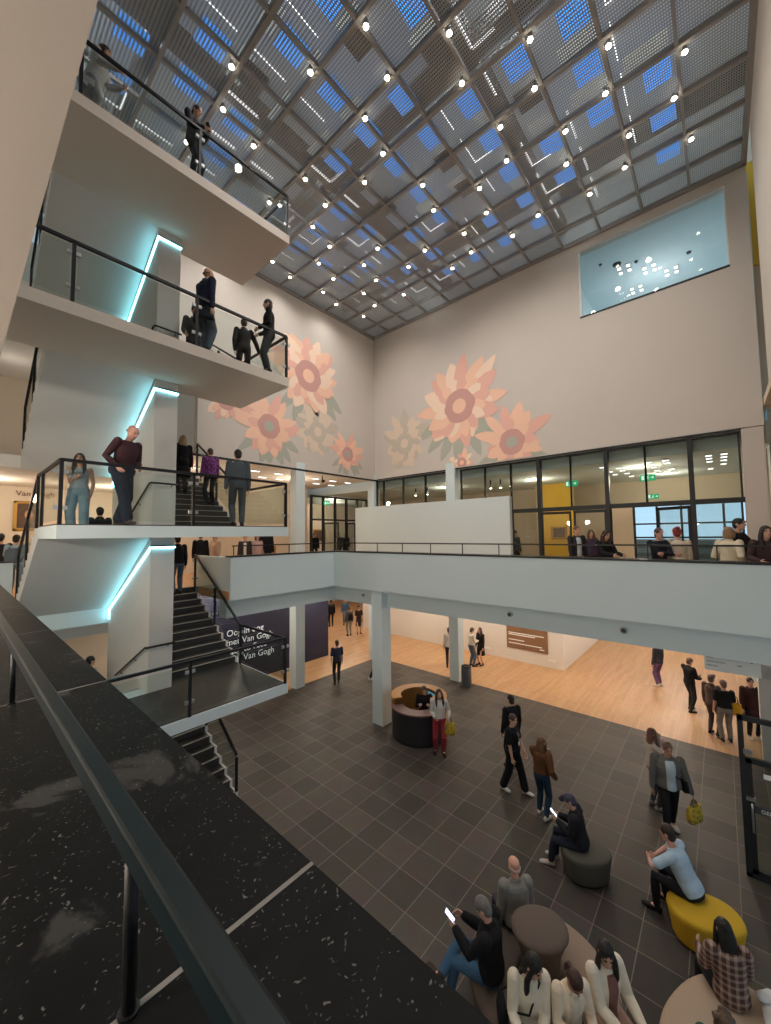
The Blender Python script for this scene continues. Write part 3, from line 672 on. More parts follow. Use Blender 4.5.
# far left glass wall on the first floor
YG = 17.0
t = thing('window_130', 'black framed glass wall with doors at the far left gallery', 'window', (15, YG, L1)); t['kind'] = 'structure'
f = MB()
for x in (13.15, 14.0, 14.9, 15.8, 16.7, 17.6): f.box(x-.06, x+.06, YG-.06, YG+.06, L1, 8.25)
for z in (L1+.05, 6.9, 8.22): f.box(13.1, 17.6, YG-.05, YG+.05, z-.05, z+.05)
f.build('frame', 'frame_metal', t); MB().box(13.1, 17.6, YG-.006, YG+.006, 6.95, 8.2).box(14.9, 15.8, YG-.006, YG+.006, L1, 6.9).build('pane', 'glass_window', t)
glass_door('open black glass door left of the small painting', 14.0, YG-.05, R_(-60), .9, 2.3)
glass_door('open black glass door right of the small painting', 15.8, YG-.05, R_(-100), .9, 2.3)
b = MB(); b.box(8, 24, 21.8, 22, L1, 8.7); struct('wall_beyond_doors', b, 'gallery_paint', None, 'lit beige wall beyond the far left doors', 'wall')
for gx in (8.2, 9.3, 10.2, 11.3, 12.4, 13.4, 14.6, 15.6):
    for gy in (14.3, 15.6):
        t = thing('ceiling_downlight', 'small square downlight on the far left gallery ceiling', 'downlight', (gx, gy, 8.7), 0, 'square downlights in the far left gallery')
        MB().box(gx-.2, gx+.2, gy-.07, gy+.07, 8.69, 8.72).build('frame', 'steel', t); MB().box(gx-.18, gx+.18, gy-.055, gy+.055, 8.682, 8.692).build('diffuser', 'downlight', t)
t = thing('wall_camera', 'small black camera hanging under the back wall', 'camera', (11.0, 13.4, 8.5))
MB().tube([(11, 13.4, 8.7), (11, 13.4, 8.5)], .02, 8).build('stem', 'black_metal', t); MB().ball((11, 13.35, 8.45), (.07, .1, .07)).build('body', 'black_metal', t, smooth=True)

def painting(label, c, w, h, axis, name='framed_painting', portrait=True):
    t = thing(name, label, 'painting', c); x, y, z = c
    f = MB(); e = .09
    for (u0, u1, v0, v1) in ((-w/2, w/2, h/2-e, h/2), (-w/2, w/2, -h/2, -h/2+e), (-w/2, -w/2+e, -h/2, h/2), (w/2-e, w/2, -h/2, h/2)):
        if axis == 'y': f.box(x+u0, x+u1, y-.05, y, z+v0, z+v1)
        else: f.box(x-.05, x, y+u0, y+u1, z+v0, z+v1)
    bevel(f.build('frame', 'gold_frame', t), .015)
    k = MB()
    if axis == 'y': k.box(x-w/2+e, x+w/2-e, y-.03, y-.01, z-h/2+e, z+h/2-e)
    else: k.box(x-.03, x-.01, y-w/2+e, y+w/2-e, z-h/2+e, z+h/2-e)
    k.build('canvas', 'painting_dark', t)
    if portrait and axis == 'y':
        MB().ball((x+.06, y-.032, z+.04), (.10, .012, .15)).build('painted_shape', 'painting_face', t, smooth=True)
painting('gold framed dark portrait on the beige wall left of the stairs', (1.62, 17.14, 6.76), .62, .98, 'y')
painting('small dark framed painting seen through the far left doors', (17.6, 21.78, 6.0), 1.1, .9, 'y', portrait=False)
painting('small dark framed picture on the back wall above the stair head', (10.6, 17.14, 5.25), .8, .5, 'y', portrait=False)
painting('dark round toned picture against the yellow panel', (18.58, 5.6, 6.0), .7, .6, 'x', portrait=False)
t = thing('wall_lettering', 'brown lettering above the gold framed portrait', 'lettering', (1.2, 17.14, 7.4))
text('letters', 'Van Gogh', .24, 'ink_brown', (1.35, 17.13, 7.42), (1, 0, 0), (0, 0, 1), t)
t = thing('wall_lettering', 'white exhibition lettering on the navy wall behind the stair', 'lettering', (7.4, 15.08, 2.2))
for i, (s, m_) in enumerate((('Oog in oog', 'text_white'), ('met Van Gogh', 'text_white'), ('Face to Face', 'text_white'), ('with Van Gogh', 'text_white'))):
    text('letter_line', s, .36, m_, (7.45, 15.08, 1.98-.36*i), (1, 0, 0), (0, 0, 1), t)
# poster
t = thing('wall_poster', 'brown poster with pale text lines on the white ground floor wall', 'poster', (17.84, 6.9, .85))
MB().box(17.81, 17.85, 6.05, 7.95, .58, 1.62).build('board', 'poster_brown', t)
for z, y0, y1 in ((1.30, 6.2, 7.85), (1.22, 6.6, 7.85), (.98, 7.1, 7.85), (.82, 6.3, 7.85), (.72, 6.2, 6.4)): MB().box(17.803, 17.81, y0, y1, z-.02, z+.02).build('text_line', 'sign_white', t)
for i, y in enumerate((9.0, 5.9)):
    t = thing('wall_socket', ('white wall socket pair low on the wall behind the talking visitors', 'white wall socket low on the wall under the brown poster')[i], 'socket', (17.84, y, .3))
    bevel(MB().box(17.83, 17.85, y-.15, y+.15, .27, .36).build('plate', 'sign_white', t), .005); MB().lathe([(.025, 0), (.02, .004)], (17.828, y, .31), 12).build('outlet', 'detector', t)
t = thing('ceiling_spotlight', 'black spotlight hanging in front of the white ground floor wall', 'spotlight', (15.4, 11.2, 3.9))
MB().tube([(15.4, 11.2, 4.1), (15.4, 11.2, 3.75)], .02, 8, caps=False).build('stem', 'black_metal', t)
MB().lathe([(.06, .12), (.075, -.08), (.065, -.09)], (15.4, 11.2, 3.68), 14).build('housing', 'black_metal', t, smooth=True); MB().lathe([(.06, -.09), (.03, -.10)], (15.4, 11.2, 3.68), 14).build('lens', 'lamp_lens', t)
for lab, y, z, r in (('round grey speaker on the beam face under the right balcony, further one', 4.1, 3.96, .07), ('round grey speaker on the beam face under the right balcony, nearer one', 1.62, 3.94, .075), ('small grey box on the beam beside the column', 9.3, 3.95, .05)):
    t = thing('wall_speaker', lab, 'speaker', (XP+.3, y, z)); s = MB(); X = XP+.32
    s.loft([((X, y, z), (0, r, 0), (0, 0, r)), ((X-.05, y, z), (0, r, 0), (0, 0, r)), ((X-.06, y, z), (0, r*.8, 0), (0, 0, r*.8))], 20); s.build('housing', 'detector', t)
    s = MB(); s.loft([((X-.058, y, z), (0, r*.7, 0), (0, 0, r*.7)), ((X-.066, y, z), (0, r*.5, 0), (0, 0, r*.5))], 20); s.build('grille', 'ink', t)
# hanging sign with directions
t = thing('hanging_sign', 'white hanging direction sign at the right of the oak floor', 'sign', (11.6, 0, 2.9))
sx, sy0, sy1 = 11.6, -.52, .42
MB().box(sx-.02, sx+.02, sy0, sy1, 2.83, 3.42).build('board', 'sign_white', t)
MB().box(sx-.008, sx+.008, sy1-.1, sy1-.08, 3.42, 4.1).box(sx-.008, sx+.008, sy0+.08, sy0+.1, 3.42, 4.1).build('hanger', 'steel', t)
for i, (s, s2) in enumerate((('Café', 'Café'), ('Museumwinkel', 'Shop'), ('Garderobe', 'Toilets'))): pass
for i, w in enumerate((.18, .13, .32, .2)): MB().box(sx-.026, sx-.02, sy1-.04-w, sy1-.04, 3.20-.09*i, 3.225-.09*i).build('text_line', 'detector', t)
m = MB(); m.bar((sx-.024, sy0+.14, 3.28), (sx-.024, sy0+.14, 3.12), .006, .02); m.bar((sx-.024, sy0+.14, 3.12), (sx-.024, sy0+.20, 3.18), .006, .02); m.bar((sx-.024, sy0+.14, 3.12), (sx-.024, sy0+.08, 3.18), .006, .02)
m.build('down_arrow', 'ink', t)
m = MB(); m.bar((sx-.024, sy0+.35, 3.25), (sx-.024, sy0+.27, 3.18), .006, .02); m.bar((sx-.024, sy0+.30, 3.02), (sx-.024, sy0+.38, 3.02), .006, .03); m.build('symbol', 'detector', t)

# ------------------------------------------------------------------ glass entrance door on the right
DX = 9.42
t = thing('glass_entrance', 'tall black framed glass door with a lettered band at the right edge', 'door', (DX, -.1, 0), 0)
f = MB(); f.box(DX-.04, DX+.04, -.14, -.06, 0, 2.72); f.box(DX-.04, DX+.04, -1.5, -.06, 2.64, 2.72); f.box(DX-.04, DX+.04, -1.5, -.06, 0, .07); f.box(DX-.04, DX+.04, -1.5, -1.42, 0, 2.72)
bevel(f.build('frame', 'frame_metal', t), .004)
MB().box(DX-.006, DX+.006, -1.42, -.14, 2.02, 2.64).build('top_pane', 'glass_window', t)
lf = MB(); lf.box(DX-.035, DX+.035, -.22, -.14, .07, 2.0); lf.box(DX-.035, DX+.035, -1.42, -.14, 1.93, 2.02); lf.box(DX-.035, DX+.035, -1.42, -.14, .07, .15); lf.box(DX-.035, DX+.035, -1.42, -1.34, .07, 2.0)
leaf = lf.build('door_leaf', 'frame_metal', t)
MB().box(DX-.005, DX+.005, -1.34, -.22, .15, 1.93).build('leaf_pane', 'glass_window', leaf)
MB().box(DX-.012, DX+.012, -1.34, -.22, 1.10, 1.22).build('lettered_band', 'ink', leaf)
text('letters', 'GEEN', .085, 'sign_white', (DX-.014, -.30, 1.13), (0, -1, 0), (0, 0, 1), leaf, .003)
MB().box(DX-.012, DX-.006, -.52, -.36, 1.72, 1.80).build('sticker', 'sign_white', leaf)
MB().tube([(DX-.08, -.19, .80), (DX-.10, -.19, .86), (DX-.10, -.19, 1.20), (DX-.08, -.19, 1.26)], .016, 10).bar((DX, -.19, .84), (DX-.09, -.19, .84), .02, .02).bar((DX, -.19, 1.22), (DX-.09, -.19, 1.22), .02, .02).build('pull_handle', 'steel', leaf, smooth=True)
MB().box(DX-.06, DX-.02, -.24, -.12, 2.08, 2.16).build('hinge', 'steel', t)
MB().box(DX-.06, DX-.02, -.24, -.12, 1.30, 1.36).build('hinge', 'steel', t)

# ------------------------------------------------------------------ flowers projected on the two walls (plain generic blossoms)
def flower(label, axis, c, r, kind, n, seed, zmin=8.80, green=False):
    u0, z0 = c; rr = random.Random(seed); lay = [0]
    loc = (u0, YW, z0) if axis == 'y' else (XW, u0, z0)
    t = thing('projected_flower', label, 'projected flower', loc)
    def P(u, z, d):
        z = max(z, zmin)
        return (u, YW-d, z) if axis == 'y' else (XW-d, u, z)
    def poly(pts, d, m, name):
        lay[0] += 1; d = .001 + lay[0]*.0006
        k = len(pts); b = MB(); b.add([P(u, z, d) for u, z in pts] + [P(u, z, d+.004) for u, z in pts], [tuple(range(k)), tuple(range(k, 2*k))] + [(i, (i+1) % k, k+(i+1) % k, k+i) for i in range(k)]); return b.build(name, m, t)
    def petal(a, L, w, r0):
        ca, sa = math.cos(a), math.sin(a); out = []
        bend = rr.uniform(-.12, .12)
        prof = [(0, .45), (.25, .85), (.5, 1.0), (.72, .85), (.9, .42), (1.0, .0)]
        side = [(r0 + (L-r0)*s, w*k) for s, k in prof]
        pts = [(x, k + bend*x*x/L) for x, k in side] + [(x, -k + bend*x*x/L) for x, k in reversed(side[:-1])]
        return [(u0 + ca*x - sa*y, z0 + sa*x + ca*y) for x, y in pts]
    cols = {'peach': ['petal_peach', 'petal_light', 'petal_rose'], 'pale': ['petal_pale', 'petal_grey', 'petal_pale'], 'rose': ['petal_rose', 'petal_peach', 'petal_peach']}[kind]
    if green:
        for i in range(7):
            a = -2.6 + i*.35 + rr.uniform(-.1, .1); poly(petal(a, r*1.15, r*.12, r*.3), .002, 'leaf_grey', 'leaf')
    for i in range(n):
        a = 2*math.pi*i/n + rr.uniform(-.12, .12); L = r*rr.uniform(.78, 1.05)*(1.1 if math.sin(a) > 0 else .85)
        poly(petal(a, L, r*rr.uniform(.13, .19), r*.2), .004 + .0015*(i % 3), cols[i % 3], 'petal')
    for i in range(n-3):
        a = 2*math.pi*(i+.5)/(n-3); poly(petal(a, r*rr.uniform(.55, .7), r*.12, r*.2), .010, cols[(i+1) % 3], 'petal')
    ring = [(u0 + math.cos(2*math.pi*k/28)*r*.34*(1+.06*math.sin(5*k)), z0 + math.sin(2*math.pi*k/28)*r*.34) for k in range(28)]
    poly(ring, .015, 'flower_eye' if kind != 'pale' else 'petal_grey', 'flower_disc')
    poly([(u0 + math.cos(2*math.pi*k/20)*r*.15, z0 + math.sin(2*math.pi*k/20)*r*.15) for k in range(20)], .020, cols[0] if kind != 'rose' else 'leaf_grey', 'disc_centre')
flower('large peach flower high on the left wall of the corner', 'y', (9.75, 12.75), 1.95, 'peach', 19, 1, green=True)
flower('peach flower with grey centre low on the left wall', 'y', (7.9, 10.2), 1.4, 'rose', 14, 2, green=True)
flower('broad orange flower cut off by the stair landing', 'y', (6.2, 10.75), .95, 'peach', 12, 3)
flower('pale drooping flower on the left wall', 'y', (10.25, 10.45), 1.35, 'pale', 15, 4)
flower('small peach flower low beside the corner on the left wall', 'y', (12.0, 9.75), 1.0, 'rose', 13, 5, green=True)
flower('large peach flower high on the right wall of the corner', 'x', (7.95, 11.35), 2.1, 'peach', 19, 6, green=True)
flower('pale grey flower beside the corner on the right wall', 'x', (10.9, 10.25), 1.5, 'pale', 16, 7)
flower('rose flower low at the right end of the projection', 'x', (5.75, 9.45), 1.45, 'rose', 14, 8, green=True)
flower('small peach flower cut by the window head below the large one', 'x', (7.9, 8.95), .65, 'peach', 10, 9)

# ------------------------------------------------------------------ round information desk
BC = V((9.57, 7.12, 0)); BR = .82
t = thing('information_desk', 'round information desk with black front and wooden counter beside the column', 'desk', BC)
def arc(mb, r0, r1, z0, z1, a0, a1, n=30):
    vs = []; fs = []
    for i in range(n+1):
        a = R_(a0 + (a1-a0)*i/n); c, s = math.cos(a), math.sin(a)
        vs += [(BC.x+r0*c, BC.y+r0*s, z0), (BC.x+r1*c, BC.y+r1*s, z0), (BC.x+r1*c, BC.y+r1*s, z1), (BC.x+r0*c, BC.y+r0*s, z1)]
    for i in range(n):
        k = 4*i; fs += [(k, k+4, k+5, k+1), (k+1, k+5, k+6, k+2), (k+2, k+6, k+7, k+3), (k+3, k+7, k+4, k)]
    fs += [(0, 1, 2, 3), (4*n+3, 4*n+2, 4*n+1, 4*n)]
    return mb.add(vs, fs)
arc(MB(), BR-.06, BR, .08, .86, 135, 285).build('front_panel', 'booth_black', t, smooth=False)
arc(MB(), BR-.34, BR+.03, .86, .90, 135, 285).build('low_counter', 'booth_top', t)
arc(MB(), BR-.05, BR, .08, 1.12, -75, 135).build('wood_shell', 'booth_wood', t)
arc(MB(), BR-.27, BR+.02, 1.12, 1.16, -75, 150).build('wood_counter', 'booth_wood', t)
arc(MB(), BR-.06, BR-.02, .0, .08, 0, 360, 48).build('plinth', 'dark_plinth', t)
MB().box(BC.x+.1, BC.x+.5, BC.y-.55, BC.y-.35, 0, 1.1).build('inner_shelf', 'booth_wood', t)
for i, (a, lab) in enumerate(((-45, 'dark computer screen on the right of the round desk'), (-15, 'dark computer screen at the back of the round desk'))):
    p = BC + V((math.cos(R_(a))*.52, math.sin(R_(a))*.52, 0))
    m = thing('computer_screen', lab, 'screen', (p.x, p.y, .78), R_(a-90))
    bevel(MB().box(-.2, .2, -.015, .015, .06, .33).build('case', 'phone_black', m, world=False), .005)
    MB().box(-.18, .18, -.02, -.015, .08, .31).build('display', 'screen_dim', m, world=False)
    MB().box(-.03, .03, 0, .03, 0, .08).box(-.1, .1, -.06, .08, 0, .012).build('stand', 'phone_black', m, world=False)
arc(MB(), .30, BR-.06, .74, .78, -85, 20, 16).build('work_surface', 'booth_black', t)
# bin
t = thing('litter_bin', 'dark grey oval litter bin beside the white column', 'bin', (13.72, 7.85, 0))
MB().lathe([(.19, 0), (.2, .02), (.2, .70), (.19, .72)], (13.72, 7.85, 0), 32).build('body', 'bin_grey', t, smooth=False)
MB().lathe([(.185, 0), (.185, .05), (.12, .06), (.11, .02)], (13.72, 7.85, .72), 32).build('rim', 'black_metal', t)

# ------------------------------------------------------------------ poufs and round sofa
def pouf(label, c, rx, ry, rot, m, h=.45, taper=.9):
    t = thing('pouf', label, 'pouf', (c[0], c[1], 0), 0)
    prof = [(.96*taper, .03), (.99*taper, .06), (1.0*taper, .12), (1.0, h-.07), (.995, h-.035), (.96, h-.012), (.88, h), (.4, h+.004), (.05, h+.005)]
    MB().lathe(prof, (c[0], c[1], 0), 48, rx, ry, rot, 2.3).build('cushion', m, t, smooth=True)
    MB().lathe([(.9*taper, 0), (.9*taper, .035)], (c[0], c[1], 0), 48, rx, ry, rot, 2.3).build('plinth', 'dark_plinth', t)
    MB().lathe([(1.003, h-.075), (1.008, h-.07), (1.003, h-.065)], (c[0], c[1], 0), 48, rx, ry, rot, 2.3).build('seam', m, t, smooth=True)
    return t
pouf('dark olive oval pouf under the visitor in the dark hoodie', (7.6, 2.06), .41, .34, R_(-45), 'pouf_olive')
pouf('mustard yellow oval pouf under the man in the light blue shirt', (7.52, .44), .46, .34, R_(-68), 'pouf_yellow')
pouf('large beige oval pouf at the lower right with the plaid coat woman', (5.85, .20), .85, .52, R_(-20), 'pouf_beige')
SC = (5.13, 1.97)
t = thing('round_sofa', 'round brown sofa with a flared central back at the bottom', 'sofa', (SC[0], SC[1], 0))
def sofa_half(a0, a1, m, nm):
    prof = [(.30, .05), (.80, .05), (.84, .09), (.90, .36), (.90, .41), (.87, .445), (.80, .46), (.30, .46)]
    n = 26; vs = []; k = len(prof); fs = []
    for i in range(n+1):
        a = R_(a0+(a1-a0)*i/n)
        for r, z in prof: vs.append((SC[0]+r*math.cos(a), SC[1]+r*math.sin(a), z))
    for i in range(n):
        for j in range(k): fs.append((i*k+j, (i+1)*k+j, (i+1)*k+(j+1) % k, i*k+(j+1) % k))
    fs += [tuple(range(k)), tuple(n*k+j for j in reversed(range(k)))]
    o = MB().add(vs, fs).build(nm, m, t); 
    for p in o.data.polygons: p.use_smooth = len(p.vertices) == 4
    return o
sofa_half(62, 290, 'sofa_brown', 'brown_seat'); sofa_half(-70, 62, 'sofa_tan', 'tan_seat')
MB().lathe([(.24, .4), (.22, .55), (.24, .75), (.31, .93), (.335, .97), (.33, 1.0), (.28, 1.02), (.05, 1.022)], (SC[0], SC[1], 0), 48, 1.05, .9, R_(-45)).build('central_back', 'sofa_brown', t, smooth=True)
MB().lathe([(.75, 0), (.75, .05)], (SC[0], SC[1], 0), 48).build('plinth', 'dark_plinth', t)
# ------------------------------------------------------------------ people
mat('skin_light', (0.62, 0.36, 0.26), 0.55); mat('skin_tan', (0.45, 0.25, 0.16), 0.55); mat('skin_pink', (0.66, 0.34, 0.26), 0.5)
PENDING = []
def remeshed(name, mb, m, parent, vox, smooth=2):
    o = mb.build(name, m, parent, world=False, smooth=True)
    r = o.modifiers.new('Remesh', 'REMESH'); r.mode = 'VOXEL'; r.voxel_size = vox; r.use_smooth_shade = True
    if smooth: s = o.modifiers.new('Smooth', 'SMOOTH'); s.factor = .5; s.iterations = smooth
    PENDING.append(o); return o
def apply_pending():
    dg = bpy.context.evaluated_depsgraph_get(); new = []
    for o in PENDING: new.append(bpy.data.meshes.new_from_object(o.evaluated_get(dg), depsgraph=dg))
    for o, me in zip(PENDING, new):
        o.modifiers.clear(); me.name = o.name; o.data = me
        for p in me.polygons: p.use_smooth = True
def ik(a, t, l1, l2, pole):
    a, t = V(a), V(t); d = t - a; L = min(d.length, (l1+l2)*.999); d.normalize(); t = a + d*L
    x = (l1*l1 - l2*l2 + L*L)/(2*L); h = math.sqrt(max(0, l1*l1 - x*x))
    p = V(pole); p = p - d*p.dot(d); p = p.normalized() if p.length > 1e-4 else d.orthogonal().normalized()
    return a + d*x + p*h, t
HAIR = {}
def person(label, loc, head=221, H=1.72, lean=0, side=0, twist=0, yaw=0, pitch=0, seat=None, feet=None, hands=None, elbows=None, knees=None, skin='skin_light',
           hair=('short', (.05, .035, .025)), top=(.1, .1, .1), topkind='long', hem=-.06, bottom=(.03, .03, .035), botkind='slim', shoe=(.02, .02, .02), inner=None, vox=.012, face=True,
           topmat=None, build=1.0, name='person', group=None, hood=False, curl=.5, grip=None):
    """local frame: +y is forward, +x the person's right; feet/hands are local metres"""
    t = thing(name, label, 'person', loc, R_(head-90), group)
    s = H/1.75; bw = build
    sp = seat is not None
    pel = V((0, 0, (seat + .085) if sp else .945*s))
    A = Matrix.Rotation(R_(-lean), 3, 'X') @ Matrix.Rotation(R_(side), 3, 'Y') @ Matrix.Rotation(R_(twist), 3, 'Z')
    U, F, X = A @ V((0, 0, 1)), A @ V((0, 1, 0)), A @ V((1, 0, 0))
    T = lambda u, f=0, x=0: pel + U*(u*s) + F*(f*s) + X*(x*s)
    HB = Matrix.Rotation(R_(yaw), 3, 'Z') @ Matrix.Rotation(R_(-pitch - lean*.45), 3, 'X')
    nk = T(.52, 0); hc = nk + (U*.5 + V((0, 0, .5))).normalized()*.085*s + HB @ V((0, .025, .095))*s
    Hd = lambda x, y, z: hc + HB @ V((x, y, z))*s
    hx, hy, hz = HB @ V((1, 0, 0)), HB @ V((0, 1, 0)), HB @ V((0, 0, 1))
    # legs
    fl = feet or ([(-.10, .0, 0), (.10, .03, 0)] if not sp else [(-.12, .46, 0), (.12, .46, 0)])
    legs = []
    for k, sg in enumerate((-1, 1)):
        hip = pel + V((sg*.095*s, 0, -.03*s)); ank = V(fl[k][:3]) + V((0, 0, .085*s))
        kp = V(knees[k]) if knees else V((sg*.12, 1, .45 if sp else 0))
        kn, ank = ik(hip, ank, .44*s, .425*s, kp); legs.append((hip, kn, ank))
    # arms
    hd = hands or [(-.25, .04, None), (.25, .04, None)]
    arms = []
    for k, sg in enumerate((-1, 1)):
        sh = T(.465, 0, sg*.185*bw); h = hd[k]
        tg = V((h[0], h[1], h[2])) if h[2] is not None else sh + V((sg*.06, h[1]+.03, -.545*s))
        ep = V(elbows[k]) if elbows else V((sg*.40, -.7, -.9))
        el, wr = ik(sh, tg, .29*s, .265*s, ep); arms.append((sh, el, wr))
    up = lambda p, q, w: p.lerp(q, w)
    b = MB()
    # trunk (skin)
    def trunk(g, u0, rows):
        rings = [(T(u, f), X*(rx*s*bw*g), F*(ry*s*bw*g)) for u, rx, ry, f in rows if u >= u0]; return rings
    ROWS = [(-.09, .135, .10, 0), (-.03, .165, .118, 0), (.05, .165, .12, 0), (.14, .145, .108, .005), (.25, .155, .112, .01), (.36, .172, .116, .008), (.44, .165, .10, 0), (.49, .12, .075, -.005), (.53, .058, .055, 0)]
    b.loft(trunk(.90, -1, ROWS), 18)
    b.tube([T(.48), nk, hc - hz*.06*s], [.062*s, .054*s, .056*s], 12)
    HR = [(-.118, .024, .03, .046), (-.105, .042, .05, .036), (-.08, .055, .068, .022), (-.045, .066, .083, .008), (0, .073, .092, 0), (.04, .076, .097, -.004), (.075, .070, .090, -.008), (.10, .052, .066, -.010), (.116, .026, .034, -.012)]
    b.loft([(Hd(0, f, z), hx*(rx*s), hy*(ry*s)) for z, rx, ry, f in HR], 18)
    b.tube([Hd(0, .088, .022), Hd(0, .108, -.018), Hd(0, .096, -.03)], [.010*s, .015*s, .013*s], 8)
    for sg in (-1, 1): b.ball(Hd(sg*.076, -.008, -.005), V((.012, .022, .034))*s, HB)
    for sh, el, wr in arms:
        b.tube([sh, up(sh, el, .5), el, up(el, wr, .3), wr], [.050*s, .044*s, .036*s, .038*s, .025*s], 12)
    for hip, kn, an in legs:
        b.tube([hip, up(hip, kn, .35), kn, up(kn, an, .3), an], [.082*s, .074*s, .052*s, .053*s, .034*s], 12)
    # hands
    for k, (sg, (sh, el, wr)) in enumerate(zip((-1, 1), arms)):
        d = (wr - el).normalized()
        if grip and grip[k]: d = (d*.4 + V(grip[k])).normalized()
        n = V((-sg, 0, 0)); n = (n - d*n.dot(d)); n = n.normalized() if n.length > .2 else d.orthogonal().normalized()   # palm faces the body
        l = d.cross(n).normalized()
        if l.dot(V((0, 1, 0))) < 0 : l = -l      # towards the thumb
        b.loft([(wr - d*.01, l*.024*s, n*.018*s), (wr + d*.03*s, l*.034*s, n*.016*s), (wr + d*.075*s, l*.041*s, n*.014*s), (wr + d*.09*s, l*.038*s, n*.011*s)], 12, 2.6)
        for i, L in enumerate((.070, .079, .074, .058)):
            p0 = wr + d*.082*s + l*(.030 - .020*i)*s; c = curl*(1 + .12*i)
            d1 = (d*math.cos(c*.6) + n*math.sin(c*.6)); d2 = (d*math.cos(c*1.4) + n*math.sin(c*1.4)); d3 = (d*math.cos(c*2) + n*math.sin(c*2))
            p1 = p0 + d1*L*.42*s; p2 = p1 + d2*L*.32*s; p3 = p2 + d3*L*.24*s
            b.tube([p0 - d*.012*s, p0, p1, p2, p3], [.0095*s, .0095*s, .009*s, .0082*s, .007*s], 8)
        q0 = wr + d*.028*s + l*.030*s; q1 = q0 + (d*.6 + l*.75 + n*.25).normalized()*.038*s; q2 = q1 + (d*.95 + l*.2 + n*.35).normalized()*.032*s
        b.tube([wr + d*.02*s + l*.012*s, q0, q1, q2], [.014*s, .0125*s, .0105*s, .0085*s], 8)
    # feet inside the shoes
    fdirs = []
    for k, (hip, kn, an) in enumerate(legs):
        fd = V((an.x - kn.x, an.y - kn.y, 0)); sgn = (-1, 1)[k]
        fd = V((sgn*.16, 1, 0)).normalized(); fz = V((0, 0, 1))
        if len(fl[k]) > 3: q = R_(fl[k][3]); fd = V((fd.x, math.cos(q), math.sin(q))).normalized()
        fdirs.append(fd); b.tube([an, an + fd*.07 + V((0, 0, -.05*s))], [.034*s, .036*s], 10)
    remeshed('body', b, skin, None, max(vox*.72, .0065), 1).parent = t
    body = t.children[0]
    for k, (hip, kn, an) in enumerate(legs):
        fd = fdirs[k]; sd = fd.cross(V((0, 0, 1))).normalized(); uz = sd.cross(fd).normalized(); o = an - uz*.085*s
        P = lambda y, z: o + fd*y*s + uz*z*s
        c = MB(); c.loft([(P(-.072, .04), sd*.022*s, uz*.028*s), (P(-.06, .042), sd*.034*s, uz*.040*s), (P(0, .045), sd*.038*s, uz*.044*s), (P(.06, .038), sd*.042*s, uz*.036*s), (P(.13, .030), sd*.048*s, uz*.029*s), (P(.175, .026), sd*.038*s, uz*.024*s), (P(.198, .023), sd*.018*s, uz*.016*s)], 14, 2.5)
        c.tube([P(0, .05), an + uz*.03*s], [.040*s, .044*s], 12)
        sh = c.build('shoe', cloth(shoe, .6), t, world=False, smooth=True)
    # bottoms
    if botkind:
        c = MB(); w = {'slim': .010, 'jeans': .018, 'wide': .034, 'skirt': .012, 'short': .02}[botkind]
        c.loft([(T(u, f), X*((rx + w)*s*bw), F*((ry + w)*s*bw)) for u, rx, ry, f in ROWS if u <= .09] , 18)
        if sp or botkind != 'skirt':
            for hip, kn, an in legs:
                e = an + (kn-an)*(.07 if botkind != 'short' else .9)
                c.tube([hip, up(hip, kn, .35), kn, up(kn, e, .35), e], [(.088+w*.5)*s, (.078+w*.7)*s, (.056+w)*s, (.054+w*1.05)*s, (.044+w*(1.3 if botkind == 'wide' else .7))*s], 14)
        if botkind == 'skirt' and not sp:
            c.loft([(pel + V((0, 0, .06*s)), V((.17*s, 0, 0)), V((0, .125*s, 0))), (pel + V((0, 0, -.1*s)), V((.19*s, 0, 0)), V((0, .15*s, 0))), (pel + V((0, 0, -.46*s)), V((.22*s, 0, 0)), V((0, .19*s, 0)))], 18)
        remeshed('trousers' if botkind not in ('skirt',) else 'skirt', c, cloth(bottom), t, vox)
    # top
    if topkind:
        c = MB(); w = {'long': .014, 'short': .016, 'jacket': .019, 'coat': .023, 'vest': .012, 'puffer': .030}[topkind]
        rows = [(u, rx + w, ry + w, f) for u, rx, ry, f in ROWS if u >= max(hem, -.09) and u < .5] + [(.49, .125+w*.6, .08+w*.6, -.005), (.525, .075+w*.3, .07+w*.3, .0)]
        rings = [(T(u, f), X*(rx*s*bw), F*(ry*s*bw)) for u, rx, ry, f in rows if u != .49 or True]
        rings.sort(key=lambda q: (q[0]-pel).dot(U))
        if hem < -.09 and not sp:
            rings = [(pel + V((0, 0, hem*s)), V(((.20+w)*s*bw, 0, 0)), V((0, (.15+w)*s*bw, 0))), (pel + V((0, 0, hem*.5*s)), V(((.185+w)*s*bw, 0, 0)), V((0, (.14+w)*s*bw, 0)))] + rings
        c.loft(rings, 20)
        for sg, (sh, el, wr) in zip((-1, 1), arms):
            e = .98 if topkind not in ('short', 'vest') else 0
            if topkind == 'vest': continue
            if topkind == 'short':
                q = up(sh, el, .72); c.tube([sh - (el-sh)*.08, up(sh, el, .4), q], [(.058+w)*s, (.052+w)*s, (.052+w*1.2)*s], 14)
            else:
                q = up(el, wr, .94); c.tube([sh - (el-sh)*.08, up(sh, el, .5), el, up(el, q, .4), q], [(.057+w)*s, (.049+w)*s, (.043+w)*s, (.040+w)*s, (.031+w*.8)*s], 14)
        if hood: c.tube([T(.50, -.07, -.08), T(.54, -.09, 0), T(.50, -.07, .08)], [.045*s, .06*s, .045*s], 12)
        if topkind in ('jacket', 'coat', 'puffer'): c.tube([T(.51, .06, -.045), T(.535, -.02, -.07), T(.545, -.06, 0), T(.535, -.02, .07), T(.51, .06, .045)], [.02*s, .026*s, .028*s, .026*s, .02*s], 10)
